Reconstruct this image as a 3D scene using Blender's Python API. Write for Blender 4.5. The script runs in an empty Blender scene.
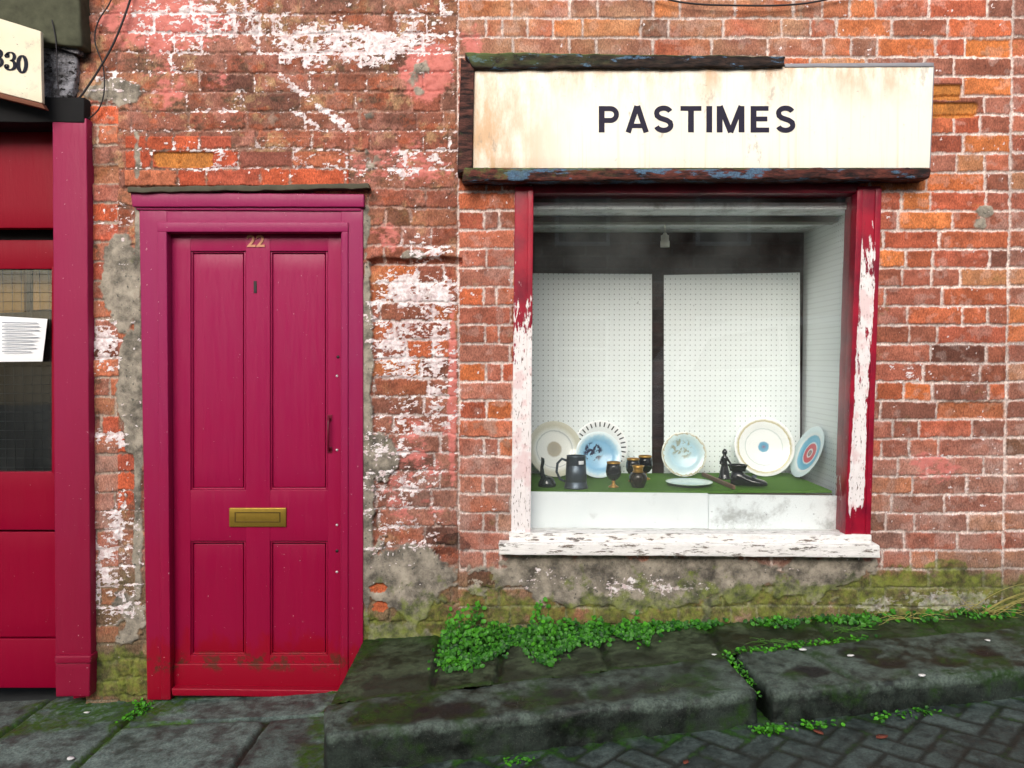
import bpy, bmesh, math, random
import numpy as np
from mathutils import Vector, Matrix, Euler

random.seed(7)
SC = bpy.context.scene
COL = SC.collection
R = math.radians

# ------------------------------------------------------------------ camera
F, TILT, CAM = 800.0, R(1.72), Vector((0.0, -3.45, 1.43))
CT, ST = math.cos(TILT), math.sin(TILT)
cd = bpy.data.cameras.new('camera'); cam = bpy.data.objects.new('camera', cd); COL.objects.link(cam)
cam.location = CAM; cam.rotation_euler = (R(90) - TILT, 0, 0)
cd.sensor_width = 36; cd.lens = F / 1024 * 36; cd.clip_start = 0.05; cd.clip_end = 500
SC.camera = cam

def W(px, py, y=0.0):
    """survey helper: photo point -> place on the vertical plane at depth y"""
    a, b = (px - 512) / F, (384 - py) / F
    dy = CT + b * ST; s = (y - CAM.y) / dy
    return Vector((a * s, y, CAM.z + (b * CT - ST) * s))

# ------------------------------------------------------------------ noise (numpy)
def _h(ix, iy, seed):
    h = (ix.astype(np.int64) * 374761393 + iy.astype(np.int64) * 668265263 + int(seed) * 1442695041) & 0xffffffff
    h = ((h ^ (h >> 13)) * 1274126177) & 0xffffffff
    h = ((h ^ (h >> 15)) * 2246822519) & 0xffffffff
    return (h ^ (h >> 16)) / 4294967296.0
def vnoise(x, y, seed=0):
    ix, iy = np.floor(x), np.floor(y); fx, fy = x - ix, y - iy
    fx = fx * fx * (3 - 2 * fx); fy = fy * fy * (3 - 2 * fy)
    a, b = _h(ix, iy, seed), _h(ix + 1, iy, seed); c, d = _h(ix, iy + 1, seed), _h(ix + 1, iy + 1, seed)
    return (a * (1 - fx) + b * fx) * (1 - fy) + (c * (1 - fx) + d * fx) * fy
def fbm(x, y, sc, seed=0, octv=4, gain=.55):
    t = 0; amp = 1; tot = 0
    for o in range(octv):
        t = t + amp * vnoise(x * sc + 17.3 * o, y * sc - 9.1 * o, seed + o * 31); tot += amp; amp *= gain; sc *= 2.03
    return t / tot
def sstep(a, b, x):
    t = np.clip((x - a) / (b - a), 0, 1); return t * t * (3 - 2 * t)
def rank(n):  # fbm -> about uniform 0..1
    return np.clip((n - .5) / .52 + .5, 0, 1)
def srgb(r, g, b):
    f = lambda c: (c / 255 / 12.92) if c / 255 <= .04045 else ((c / 255 + .055) / 1.055) ** 2.4
    return (f(r), f(g), f(b), 1.0)

# ------------------------------------------------------------------ objects
def tag(o, label=None, cat=None, group=None, kind=None):
    if label: o['label'] = label
    if cat: o['category'] = cat
    if group: o['group'] = group
    if kind: o['kind'] = kind
    return o
def empty(name, loc, label=None, cat=None, group=None, rot=(0, 0, 0)):
    o = bpy.data.objects.new(name, None); COL.objects.link(o); o.location = loc; o.rotation_euler = rot
    o.empty_display_size = .05
    return tag(o, label, cat, group)

class MB:
    """collects pieces of one mesh (world coordinates)"""
    def __init__(s): s.v = []; s.f = []; s.sm = []
    def add(s, vs, fs, smooth=True):
        n = len(s.v); s.v += [tuple(p) for p in vs]; s.f += [tuple(i + n for i in f) for f in fs]; s.sm += [smooth] * len(fs)
        return s
    def rbox(s, L, fn, r=.003, seg=.03, smooth=True, flat=False):
        """rounded box of local size L, gridded, each local point put through fn(u,v,w)"""
        r = min(r, min(L) * .45)
        def ticks(l):
            n = max(1, int(round((l - 2 * r) / seg)))
            return [0, r * .45] + [r + (l - 2 * r) * i / n for i in range(n + 1)] + [l - r * .45, l]
        T = [ticks(l) for l in L]; N = [len(t) for t in T]
        idx = {}; vs = []; fs = []
        def vid(i, j, k):
            if (i, j, k) in idx: return idx[i, j, k]
            p = Vector((T[0][i], T[1][j], T[2][k]))
            c = Vector([min(max(p[a], r), L[a] - r) for a in range(3)])
            d = p - c
            if d.length > 1e-9: p = c + d.normalized() * r
            idx[i, j, k] = len(vs); vs.append(fn(p.x, p.y, p.z)); return idx[i, j, k]
        a, b, c = N; sm = []
        def inn(i, n): return (not flat) or not (2 <= i < n - 3)      # True = rounded arris, shaded smooth
        for i in range(a - 1):
            for j in range(b - 1):
                fs.append((vid(i, j, 0), vid(i, j + 1, 0), vid(i + 1, j + 1, 0), vid(i + 1, j, 0)))
                fs.append((vid(i, j, c - 1), vid(i + 1, j, c - 1), vid(i + 1, j + 1, c - 1), vid(i, j + 1, c - 1)))
                sm += [inn(i, a) or inn(j, b)] * 2
        for i in range(a - 1):
            for k in range(c - 1):
                fs.append((vid(i, 0, k), vid(i + 1, 0, k), vid(i + 1, 0, k + 1), vid(i, 0, k + 1)))
                fs.append((vid(i, b - 1, k), vid(i, b - 1, k + 1), vid(i + 1, b - 1, k + 1), vid(i + 1, b - 1, k)))
                sm += [inn(i, a) or inn(k, c)] * 2
        for j in range(b - 1):
            for k in range(c - 1):
                fs.append((vid(0, j, k), vid(0, j, k + 1), vid(0, j + 1, k + 1), vid(0, j + 1, k)))
                fs.append((vid(a - 1, j, k), vid(a - 1, j + 1, k), vid(a - 1, j + 1, k + 1), vid(a - 1, j, k + 1)))
                sm += [inn(j, b) or inn(k, c)] * 2
        s.add(vs, fs, smooth); s.sm[-len(fs):] = sm
        return s
    def board(s, q, y, depth, r=.003, seg=.04, rough=0.0, nsc=9.0, yn=None):
        """slab whose front is the quad q (four photo points tl,tr,br,bl) on plane y, going back by depth"""
        tl, tr, br, bl = [W(p[0], p[1], y) for p in q]
        U = max((tr - tl).length, (br - bl).length); V = max((tl - bl).length, (tr - br).length)
        def fn(u, v, w):
            a, b = u / U, v / V
            p = (bl * (1 - a) + br * a) * (1 - b) + (tl * (1 - a) + tr * a) * b
            p = Vector((p.x, y + w, p.z))
            if rough:
                from mathutils import noise as mn
                n = mn.noise_vector(p * nsc) + .5 * mn.noise_vector(p * nsc * 3.1)
                p = p + n * rough
            return p
        return s.rbox((U, V, depth), fn, r, seg, flat=rough < .00095)
    def box(s, lo, hi, r=.003, seg=.2, rot=None, piv=None):
        lo, hi = Vector(lo), Vector(hi)
        def fn(u, v, w):
            p = Vector((lo.x + u, lo.y + w, lo.z + v))
            if rot: p = piv + rot @ (p - piv)
            return p
        return s.rbox((hi.x - lo.x, hi.z - lo.z, hi.y - lo.y), fn, r, seg, flat=True)
    def tube(s, pts, rad, n=8, cap=True):
        pts = [Vector(p) for p in pts]; vs = []; fs = []
        for i, p in enumerate(pts):
            d = (pts[min(i + 1, len(pts) - 1)] - pts[max(i - 1, 0)]).normalized()
            a = d.orthogonal().normalized() if i == 0 else (a - d * a.dot(d)).normalized()
            b = d.cross(a); rr = rad[i] if isinstance(rad, (list, tuple)) else rad
            for k in range(n):
                t = 2 * math.pi * k / n; vs.append(p + (a * math.cos(t) + b * math.sin(t)) * rr)
        for i in range(len(pts) - 1):
            for k in range(n):
                fs.append((i * n + k, i * n + (k + 1) % n, (i + 1) * n + (k + 1) % n, (i + 1) * n + k))
        if cap: fs.append(tuple(range(n - 1, -1, -1))); fs.append(tuple((len(pts) - 1) * n + k for k in range(n)))
        return s.add(vs, fs)
    def lathe(s, prof, n=40, M=None, sx=1.0):
        M = M or Matrix(); vs = []; fs = []; m = len(prof)
        for k in range(n):
            t = 2 * math.pi * k / n
            for r, z in prof: vs.append(M @ Vector((r * math.cos(t) * sx, r * math.sin(t), z)))
        for k in range(n):
            for i in range(m - 1):
                a, b = k * m + i, ((k + 1) % n) * m + i; fs.append((a, b, b + 1, a + 1))
        if prof[0][0] > 1e-6: fs.append(tuple(k * m for k in range(n - 1, -1, -1)))
        if prof[-1][0] > 1e-6: fs.append(tuple(k * m + m - 1 for k in range(n)))
        return s.add(vs, fs)
    def build(s, name, mat, parent=None, base=None, attr=None):
        """link as one mesh object; base = own origin for a top-level mesh, else the origin of its thing"""
        root = parent
        while root is not None and root.parent is not None: root = root.parent
        if root is not None: M = root.matrix_basis.inverted()
        else: M = Matrix.Translation(-Vector(base or (0, 0, 0)))
        me = bpy.data.meshes.new(name)
        me.from_pydata([tuple(M @ Vector(v)) for v in s.v], [], s.f); me.validate(); me.update()
        if len(me.polygons) == len(s.sm): me.polygons.foreach_set('use_smooth', s.sm)
        bm = bmesh.new(); bm.from_mesh(me); bmesh.ops.remove_doubles(bm, verts=bm.verts, dist=1e-6)
        bmesh.ops.recalc_face_normals(bm, faces=bm.faces); bm.to_mesh(me); bm.free()
        me.materials.append(mat)
        o = bpy.data.objects.new(name, me); COL.objects.link(o)
        if parent is not None: o.parent = parent
        else: o.location = Vector(base or (0, 0, 0))
        return o

def sharp(o, ang=40):
    o.data.set_sharp_from_angle(angle=R(ang)); return o

def grid_object(name, P, keep, mat, attrs, parent=None, base=(0, 0, 0)):
    """sheet from an array of points P[rows, cols, 3]; keep = mask of cells"""
    nr, nc = P.shape[:2]
    ids = np.arange(nr * nc).reshape(nr, nc)
    q = np.stack([ids[:-1, :-1], ids[:-1, 1:], ids[1:, 1:], ids[1:, :-1]], -1)[keep]
    used = np.zeros(nr * nc, bool); used[q.ravel()] = True
    remap = np.cumsum(used) - 1; q = remap[q]
    V = P.reshape(-1, 3)[used] - np.array(base)
    me = bpy.data.meshes.new(name)
    me.vertices.add(len(V)); me.vertices.foreach_set('co', V.astype(np.float32).ravel())
    me.loops.add(q.size); me.loops.foreach_set('vertex_index', q.astype(np.int32).ravel())
    me.polygons.add(len(q)); me.polygons.foreach_set('loop_start', np.arange(0, q.size, 4, dtype=np.int32))
    me.polygons.foreach_set('loop_total', np.full(len(q), 4, np.int32))
    me.polygons.foreach_set('use_smooth', np.ones(len(q), bool))
    me.update(calc_edges=True)
    for k, a in attrs.items():
        at = me.attributes.new(k, 'FLOAT_COLOR', 'POINT')
        at.data.foreach_set('color', a.reshape(-1, 4)[used].astype(np.float32).ravel())
    me.materials.append(mat)
    o = bpy.data.objects.new(name, me); COL.objects.link(o)
    if parent is not None: o.parent = parent
    else: o.location = base
    return o

# ------------------------------------------------------------------ materials
class Mat:
    def __init__(s, name, rough=.6, spec=.4):
        s.m = bpy.data.materials.new(name); s.m.use_nodes = True; s.t = s.m.node_tree
        s.b = s.t.nodes['Principled BSDF']; s.b.inputs['Roughness'].default_value = rough
        s.b.inputs['Specular IOR Level'].default_value = spec
    def n(s, ty, **kw):
        x = s.t.nodes.new(ty)
        for k, v in kw.items(): setattr(x, k, v)
        return x
    def put(s, sock, v):
        if hasattr(v, 'links') or isinstance(v, bpy.types.NodeSocket): s.t.links.new(v, sock)
        else: sock.default_value = v
    def pos(s): return s.n('ShaderNodeNewGeometry').outputs['Position']
    def obj(s): return s.n('ShaderNodeTexCoord').outputs['Object']
    def scale(s, vec, sc, off=(0, 0, 0)):
        x = s.n('ShaderNodeMapping'); s.put(x.inputs[0], vec); x.inputs['Scale'].default_value = sc; x.inputs['Location'].default_value = off
        return x.outputs[0]
    def noise(s, vec, scale=10, detail=5, rough=.6, dist=0):
        x = s.n('ShaderNodeTexNoise'); s.put(x.inputs['Vector'], vec); x.inputs['Scale'].default_value = scale
        x.inputs['Detail'].default_value = detail; x.inputs['Roughness'].default_value = rough; x.inputs['Distortion'].default_value = dist
        return x.outputs['Fac']
    def vor(s, vec, scale=10, feat='F1'):
        x = s.n('ShaderNodeTexVoronoi', feature=feat); s.put(x.inputs['Vector'], vec); x.inputs['Scale'].default_value = scale
        return x.outputs['Distance']
    def ramp(s, fac, stops, interp='LINEAR'):
        x = s.n('ShaderNodeValToRGB'); s.put(x.inputs[0], fac); e = x.color_ramp; e.interpolation = interp
        while len(e.elements) < len(stops): e.elements.new(.5)
        for i, (p, c) in enumerate(stops):
            e.elements[i].position = p; e.elements[i].color = c if not isinstance(c, (int, float)) else (c, c, c, 1)
        return x.outputs[0]
    def mr(s, v, a, b, c=0., d=1.):
        x = s.n('ShaderNodeMapRange', interpolation_type='SMOOTHSTEP'); s.put(x.inputs[0], v)
        for i, q in enumerate((a, b, c, d)): s.put(x.inputs[i + 1], q)
        return x.outputs[0]
    def mix(s, f, a, b, mode='MIX'):
        x = s.n('ShaderNodeMix', data_type='RGBA', blend_type=mode); s.put(x.inputs[0], f); s.put(x.inputs[6], a); s.put(x.inputs[7], b)
        return x.outputs[2]
    def math(s, op, a, b=0., c=0.):
        x = s.n('ShaderNodeMath', operation=op); s.put(x.inputs[0], a); s.put(x.inputs[1], b); s.put(x.inputs[2], c)
        return x.outputs[0]
    def sep(s, v):
        x = s.n('ShaderNodeSeparateXYZ'); s.put(x.inputs[0], v); return x.outputs
    def comb(s, x_, y_, z_):
        x = s.n('ShaderNodeCombineXYZ'); s.put(x.inputs[0], x_); s.put(x.inputs[1], y_); s.put(x.inputs[2], z_); return x.outputs[0]
    def attr(s, name):
        x = s.n('ShaderNodeAttribute', attribute_name=name); return x.outputs
    def rgba(s, name):
        x = s.attr(name); y = s.n('ShaderNodeSeparateColor'); s.put(y.inputs[0], x['Color'])
        return y.outputs[0], y.outputs[1], y.outputs[2], x['Alpha']
    def bump(s, h, strength=.5, dist=.003, normal=None):
        x = s.n('ShaderNodeBump'); s.put(x.inputs['Height'], h); x.inputs['Strength'].default_value = strength; x.inputs['Distance'].default_value = dist
        if normal is not None: s.put(x.inputs['Normal'], normal)
        return x.outputs[0]
    def out(s, col=None, rough=None, normal=None, metal=None, coat=None):
        if col is not None: s.put(s.b.inputs['Base Color'], col)
        if rough is not None: s.put(s.b.inputs['Roughness'], rough)
        if normal is not None: s.put(s.b.inputs['Normal'], normal)
        if metal is not None: s.put(s.b.inputs['Metallic'], metal)
        if coat is not None: s.put(s.b.inputs['Coat Weight'], coat)
        return s.m

def plain(name, c, rough=.6, metal=0., spec=.4, var=.25, sc=30, bump=.15):
    m = Mat(name, rough, spec); p = m.pos(); n = m.noise(p, sc, 5)
    c2 = tuple(x * (1 - var) for x in c[:3]) + (1,)
    return m.out(m.mix(n, c2, c), None, m.bump(n, bump, .002), metal)

# ---- wall of old bricks
def mat_wall():
    m = Mat('old_brick', .85, .25); p = m.pos()
    col = m.attr('brick')['Color']; wh, pk, ce, mo = m.rgba('layers')
    fine = m.noise(m.scale(p, (1.5, 1, .8)), 120, 5, .72); mid = m.noise(p, 34, 6, .7)
    c = m.mix(m.mr(fine, .3, .7), m.mix(1., col, (.56, .53, .53, 1), 'MULTIPLY'), m.mix(1., col, (1.36, 1.32, 1.3, 1), 'MULTIPLY'))
    c = m.mix(m.mr(mid, .54, .70, 0, .65), c, m.mix(1., c, (.55, .52, .52, 1), 'MULTIPLY'))
    pinkc = m.mix(mid, srgb(184, 82, 80), srgb(222, 146, 134))
    c = m.mix(m.math('MULTIPLY', pk, m.mr(mid, .25, .5, .5, 1)), c, pinkc)
    cemc = m.mix(m.mr(m.noise(p, 9, 7, .72), .3, .7), srgb(70, 66, 60), srgb(176, 166, 150))
    cemc = m.mix(m.mr(m.noise(p, 60, 3), .62, .7), cemc, srgb(88, 86, 80))
    c = m.mix(ce, c, cemc)
    whc = m.mix(m.mr(m.noise(p, 48, 6, .7), .35, .66), srgb(240, 234, 234), srgb(196, 172, 172))
    wmask = m.mr(m.math('ADD', wh, m.math('MULTIPLY', m.math('SUBTRACT', fine, .5), .9)), .28, .72)
    c = m.mix(wmask, c, whc)
    moc = m.mix(m.mr(m.noise(p, 16, 6, .7), .35, .66), srgb(40, 54, 20), srgb(126, 140, 54))
    c = m.mix(m.math('MULTIPLY', mo, m.mr(mid, .3, .6, .55, 1)), c, moc)
    h = m.math('ADD', m.math('MULTIPLY', fine, .5), m.math('ADD', mid, m.math('MULTIPLY', wmask, .35)))
    return m.out(c, None, m.bump(h, .75, .004))

# ---- gloss paint on timber; peel: (white amount socket fn) optional
def mat_paint(name, c_hi, c_lo, rough=.34, wear=.04, z0=0.2, z1=1.9, low_red=None, spec=.24):
    m = Mat(name, rough, spec); p = m.pos(); x, y, z = m.sep(p)[:3]
    n1 = m.noise(p, 5, 5, .6); n2 = m.noise(m.scale(p, (60, 60, 7)), 1.6, 4, .6); n3 = m.noise(p, 220, 2)
    zf = m.mr(m.math('ADD', z, m.math('MULTIPLY', m.math('SUBTRACT', n1, .5), .5)), z0, z1)
    c = m.mix(zf, c_lo, c_hi)
    c = m.mix(m.mr(n1, .3, .8, 0, .10), c, m.mix(1., c, (.66, .6, .7, 1), 'MULTIPLY'))
    if low_red is not None:      # fresher red where the kicked, wet foot of the door shows the older coat
        n4 = m.noise(m.scale(p, (1, 1, .45)), 17, 5, .65)
        f = m.mr(m.math('SUBTRACT', m.math('MULTIPLY', n4, .36), z), -.05, .03)
        c = m.mix(f, c, low_red)
        g = m.mr(m.math('MULTIPLY', m.mr(m.noise(p, 14, 6, .75), .44, .62), m.math('MULTIPLY', m.mr(z, .11, .17, 1, 0), m.mr(z, .05, .10, .25, 1))), .15, .8, 0, .7)
        c = m.mix(g, c, srgb(62, 52, 34))
    ch = m.mr(m.math('ADD', m.noise(p, 70, 4, .7), m.math('MULTIPLY', n2, .12)), .80 - wear, .815 - wear)
    c = m.mix(m.math('MULTIPLY', ch, .75), c, srgb(214, 170, 176))
    dk = m.mr(m.vor(p, 42), .04, .075, 1, 0)
    c = m.mix(m.math('MULTIPLY', dk, m.mr(m.noise(p, 9, 2), .55, .62, 0, .8)), c, srgb(84, 14, 34))
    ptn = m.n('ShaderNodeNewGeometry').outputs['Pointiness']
    eg = m.math('MULTIPLY', m.mr(ptn, .53, .60), m.mr(m.noise(p, 34, 5, .7), .52, .60))
    c = m.mix(m.math('MULTIPLY', eg, .6), c, srgb(206, 150, 158))
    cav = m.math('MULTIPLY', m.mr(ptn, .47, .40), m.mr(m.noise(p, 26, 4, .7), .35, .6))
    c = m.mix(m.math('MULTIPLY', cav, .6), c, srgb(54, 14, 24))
    rr = m.mr(m.noise(m.scale(p, (50, 50, 5)), 1.3, 4), .3, .7, rough - .02, rough + .10)
    h = m.math('ADD', m.math('MULTIPLY', n2, .8), m.math('ADD', m.math('MULTIPLY', n3, .12), m.math('MULTIPLY', ch, -.3)))
    return m.out(c, rr, m.bump(h, .5, .0024))

# ---- window timber: red gloss peeling to white primer and grey wood; amount rises with the given height bands
def mat_peel(name, zw, white_hi=.95, xband=None, base=(158, 16, 44)):
    m = Mat(name, .5, .35); p = m.pos(); x, y, z = m.sep(p)[:3]
    ns = m.noise(m.scale(p, (1, 1, .22)), 42, 6, .66); nf = m.noise(m.scale(p, (1, 1, .3)), 150, 4, .6); nb = m.noise(p, 7, 4)
    red = m.mix(m.mr(nb, .3, .7), srgb(*base), srgb(int(base[0] * .72), int(base[1] * .6), int(base[2] * .85)))
    a = m.ramp(m.math('DIVIDE', z, 3.), [(zz / 3., v) for zz, v in zw])
    if xband is not None:
        xc, sl, hw = xband    # peeled band follows the leaning jamb's flat
        d = m.math('ABSOLUTE', m.math('SUBTRACT', x, m.math('ADD', m.math('MULTIPLY', z, sl), xc)))
        a = m.math('MULTIPLY', a, m.mr(d, hw * .75, hw * 1.15, 1, .25))
    th = m.math('SUBTRACT', 1., a)
    th = m.math('ADD', m.math('ADD', m.math('MULTIPLY', th, .62), .19), m.math('MULTIPLY', m.math('SUBTRACT', m.noise(m.scale(p, (1, 1, .12)), 26, 3), .5), .30))
    wm = m.mr(m.math('SUBTRACT', ns, th), -.012, .02)
    wc = m.mix(m.mr(nf, .58, .66), m.mix(m.noise(p, 30, 4), srgb(242, 238, 238), srgb(214, 206, 204)), srgb(120, 104, 96))
    pinkish = m.mr(m.noise(p, 9, 3), .5, .6, 0, .55)
    wc = m.mix(pinkish, wc, srgb(214, 178, 178))
    c = m.mix(wm, red, wc)
    c = m.mix(m.mr(nf, .70, .73, 0, .5), c, srgb(52, 30, 30))
    h = m.math('SUBTRACT', m.math('MULTIPLY', nf, .5), m.math('MULTIPLY', wm, .4))
    return m.out(c, m.mr(wm, 0, 1, .36, .7), m.bump(h, .7, .0025))

def mat_sill():
    m = Mat('flaking_sill_paint', .7, .25); p = m.pos()
    s = m.scale(p, (.16, 1, 1)); n = m.noise(s, 90, 6, .7); n2 = m.noise(m.scale(p, (.3, 1, 1)), 28, 5, .65)
    c = m.mix(m.noise(p, 40, 4), srgb(248, 247, 244), srgb(222, 218, 214))
    c = m.mix(m.mr(n, .55, .63), c, srgb(112, 100, 90))
    c = m.mix(m.mr(n2, .64, .68, 0, .85), c, srgb(70, 58, 50))
    z = m.sep(p)[2]
    g = m.math('MULTIPLY', m.mr(m.noise(m.scale(p, (.35, 1, 1)), 22, 5, .7), .5, .62), m.mr(z, .70, .725, .12, 1))
    c = m.mix(m.math('MULTIPLY', g, .8), c, srgb(98, 110, 66))
    return m.out(c, None, m.bump(m.math('ADD', n, m.math('MULTIPLY', n2, .6)), .9, .004))

def mat_sign():
    m = Mat('enamelled_sign_face', .42, .4); p = m.pos(); x, y, z = m.sep(p)[:3]
    c = m.mix(m.noise(m.scale(p, (1, 1, .3)), 4, 4), srgb(240, 238, 228), srgb(230, 224, 206))
    top = m.mr(z, 2.44, 2.69); left = m.mr(x, -.13, .35, 1, 0)
    st = m.mr(m.noise(m.scale(p, (1, 1, .35)), 7, 6, .7), .38, .66)
    rust = m.math('MULTIPLY', st, m.math('MAXIMUM', m.math('ADD', m.math('MULTIPLY', top, .85), .05), m.math('MULTIPLY', left, .85)))
    c = m.mix(m.math('MULTIPLY', rust, 1.), c, srgb(190, 142, 88))
    edge = m.mr(m.math('ADD', z, m.math('MULTIPLY', m.noise(m.scale(p, (1, 1, .2)), 24, 5, .7), .07)), 2.715, 2.755)
    c = m.mix(m.math('MULTIPLY', edge, .55), c, srgb(150, 108, 70))
    sp = m.math('MULTIPLY', m.mr(m.noise(m.scale(p, (.4, 1, 1)), 75, 4, .7), .66, .7), m.mr(z, 2.5, 2.7, .12, .9))
    c = m.mix(sp, c, srgb(60, 44, 36))
    scuff = m.mr(m.noise(m.scale(p, (1.6, 1, .8), (3, 0, 1)), 6.5, 6, .72), .61, .68)
    c = m.mix(m.math('MULTIPLY', scuff, .5), c, srgb(150, 140, 126))
    drip = m.mr(m.noise(m.scale(p, (46, 1, 1.2)), 1., 4, .6), .52, .75, 0, .5)
    c = m.mix(drip, c, srgb(214, 190, 150))
    return m.out(c, m.mr(scuff, 0, 1, .4, .7), m.bump(m.noise(p, 6, 3), .12, .01))

def mat_signwood(blue=.4, moss=.3, hi=(84, 44, 36)):
    m = Mat('weathered_sign_timber', .75, .25); p = m.pos(); z = m.sep(p)[2]
    s = m.scale(p, (.25, 1, 1)); n = m.noise(s, 60, 6, .7); n2 = m.noise(m.scale(p, (.3, 1, 1), (2, 0, 0)), 26, 5, .7)
    c = m.mix(m.mr(n, .35, .72), srgb(14, 10, 11), srgb(*hi))
    c = m.mix(m.mr(n2, .62 - blue * .12, .66 - blue * .1), c, m.mix(m.noise(p, 120, 2), srgb(20, 24, 34), srgb(96, 130, 160)))
    nz = m.sep(m.n('ShaderNodeNewGeometry').outputs['Normal'])[2]
    mo = m.math('MULTIPLY', m.mr(m.noise(p, 20, 5, .7), .52 - moss * .2, .66 - moss * .2), m.mr(m.math('ADD', nz, m.math('MULTIPLY', m.sep(p)[0], -.5)), -.3, .6, .0, 1))
    c = m.mix(mo, c, srgb(88, 104, 56))
    return m.out(c, None, m.bump(m.math('ADD', n, n2), .9, .005))

def mat_stone(name, lo, hi, mossc=(60, 84, 24), rough=(.42, .8), jointc=(20, 22, 18)):
    m = Mat(name, .6, .4); p = m.pos(); jo, to, mo, we = m.rgba('g')
    n = m.noise(p, 6, 7, .68); f = m.noise(p, 110, 5, .7); ff = m.noise(p, 260, 2)
    c = m.mix(m.mr(m.math('ADD', m.math('MULTIPLY', n, .7), m.math('MULTIPLY', m.noise(p, 24, 5, .7), .3)), .36, .64), srgb(*lo), srgb(*hi))
    c = m.mix(m.mr(f, .35, .68, 0, .85), c, m.mix(1., c, (.42, .44, .42, 1), 'MULTIPLY'))
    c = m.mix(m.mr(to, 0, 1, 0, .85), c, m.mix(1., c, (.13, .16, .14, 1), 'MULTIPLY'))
    c = m.mix(m.mr(ff, .68, .73, 0, .45), c, srgb(140, 142, 128))
    c = m.mix(we, c, srgb(20, 21, 20))
    c = m.mix(jo, c, srgb(*jointc))
    gm = m.math('MULTIPLY', mo, m.mr(m.noise(p, 45, 4, .7), .3, .62))
    c = m.mix(gm, c, m.mix(m.noise(p, 130, 3), srgb(int(mossc[0] * .55), int(mossc[1] * .6), int(mossc[2] * .5)), srgb(*mossc)))
    r = m.math('ADD', m.mr(n, .3, .7, rough[0], rough[1]), m.math('MULTIPLY', we, -.2))
    return m.out(c, r, m.bump(m.math('ADD', m.math('MULTIPLY', f, .7), m.math('MULTIPLY', ff, .5)), .7, .004))

def mat_peg():
    m = Mat('white_pegboard', .5, .3); p = m.pos(); x, y, z = m.sep(p)[:3]
    def cell(a): return m.math('SUBTRACT', m.math('FRACT', m.math('MULTIPLY', a, 1 / .0262)), .5)
    a = m.math('ADD', x, y)
    d = m.math('SQRT', m.math('ADD', m.math('POWER', cell(a), 2.), m.math('POWER', cell(z), 2.)))
    hole = m.mr(d, .09, .15, 1, 0)
    c = m.mix(m.noise(p, 3, 4), srgb(250, 254, 254), srgb(240, 247, 247))
    mk = m.mr(m.noise(m.scale(p, (1.5, 1, .7)), 16, 4, .6), .70, .73)
    c = m.mix(m.math('MULTIPLY', mk, .55), c, srgb(130, 140, 142))
    c = m.mix(m.math('MULTIPLY', hole, .62), c, srgb(40, 48, 50))
    return m.out(c)

def mat_darkbrick(name, c1, c2, mo):
    m = Mat(name, .85, .2); p = m.pos(); x, y, z = m.sep(p)[:3]
    b = m.n('ShaderNodeTexBrick'); m.put(b.inputs['Vector'], m.comb(m.math('ADD', x, y), z, 0.))
    b.inputs['Color1'].default_value = c1; b.inputs['Color2'].default_value = c2; b.inputs['Mortar'].default_value = mo
    b.inputs['Scale'].default_value = 1.; b.inputs['Brick Width'].default_value = .225; b.inputs['Row Height'].default_value = .068; b.inputs['Mortar Size'].default_value = .006
    n = m.noise(p, 30, 5)
    c = m.mix(m.mr(n, .3, .7), m.mix(1., b.outputs[0], (.5, .5, .5, 1), 'MULTIPLY'), b.outputs[0])
    return m.out(c, None, m.bump(m.math('SUBTRACT', n, m.math('MULTIPLY', b.outputs[1], 1.)), .5, .006))

def mat_glass(name, tint=(.982, .992, .99, 1), dirt=.05):
    m = bpy.data.materials.new(name); m.use_nodes = True; t = m.node_tree; t.nodes.clear()
    o = t.nodes.new('ShaderNodeOutputMaterial'); tr = t.nodes.new('ShaderNodeBsdfTransparent'); gl = t.nodes.new('ShaderNodeBsdfGlossy')
    df = t.nodes.new('ShaderNodeBsdfDiffuse'); df.inputs[0].default_value = srgb(205, 212, 208)
    ge = t.nodes.new('ShaderNodeNewGeometry'); dt_ = t.nodes.new('ShaderNodeVectorMath'); dt_.operation = 'DOT_PRODUCT'
    t.links.new(ge.outputs['Normal'], dt_.inputs[0]); t.links.new(ge.outputs['Incoming'], dt_.inputs[1])
    def mth(op, a, b=0.):
        x = t.nodes.new('ShaderNodeMath'); x.operation = op
        for i, q in enumerate((a, b)):
            if isinstance(q, (int, float)): x.inputs[i].default_value = q
            else: t.links.new(q, x.inputs[i])
        return x.outputs[0]
    fr_ = mth('ADD', mth('MULTIPLY', mth('POWER', mth('SUBTRACT', 1., mth('ABSOLUTE', dt_.outputs['Value'])), 5.), .96), .04)
    tr.inputs[0].default_value = tint; gl.inputs['Roughness'].default_value = .012
    mx = t.nodes.new('ShaderNodeMixShader'); m2 = t.nodes.new('ShaderNodeMixShader')
    t.links.new(fr_, mx.inputs[0]); t.links.new(tr.outputs[0], mx.inputs[1]); t.links.new(gl.outputs[0], mx.inputs[2])
    ns = t.nodes.new('ShaderNodeTexNoise'); ns.inputs['Scale'].default_value = 3.; ns.inputs['Detail'].default_value = 6
    g = t.nodes.new('ShaderNodeNewGeometry'); t.links.new(g.outputs['Position'], ns.inputs['Vector'])
    mr = t.nodes.new('ShaderNodeMapRange'); mr.inputs[1].default_value = .35; mr.inputs[2].default_value = .8; mr.inputs[3].default_value = 0; mr.inputs[4].default_value = dirt
    t.links.new(ns.outputs[0], mr.inputs[0]); t.links.new(mr.outputs[0], m2.inputs[0])
    t.links.new(mx.outputs[0], m2.inputs[1]); t.links.new(df.outputs[0], m2.inputs[2]); t.links.new(m2.outputs[0], o.inputs[0])
    return m

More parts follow.
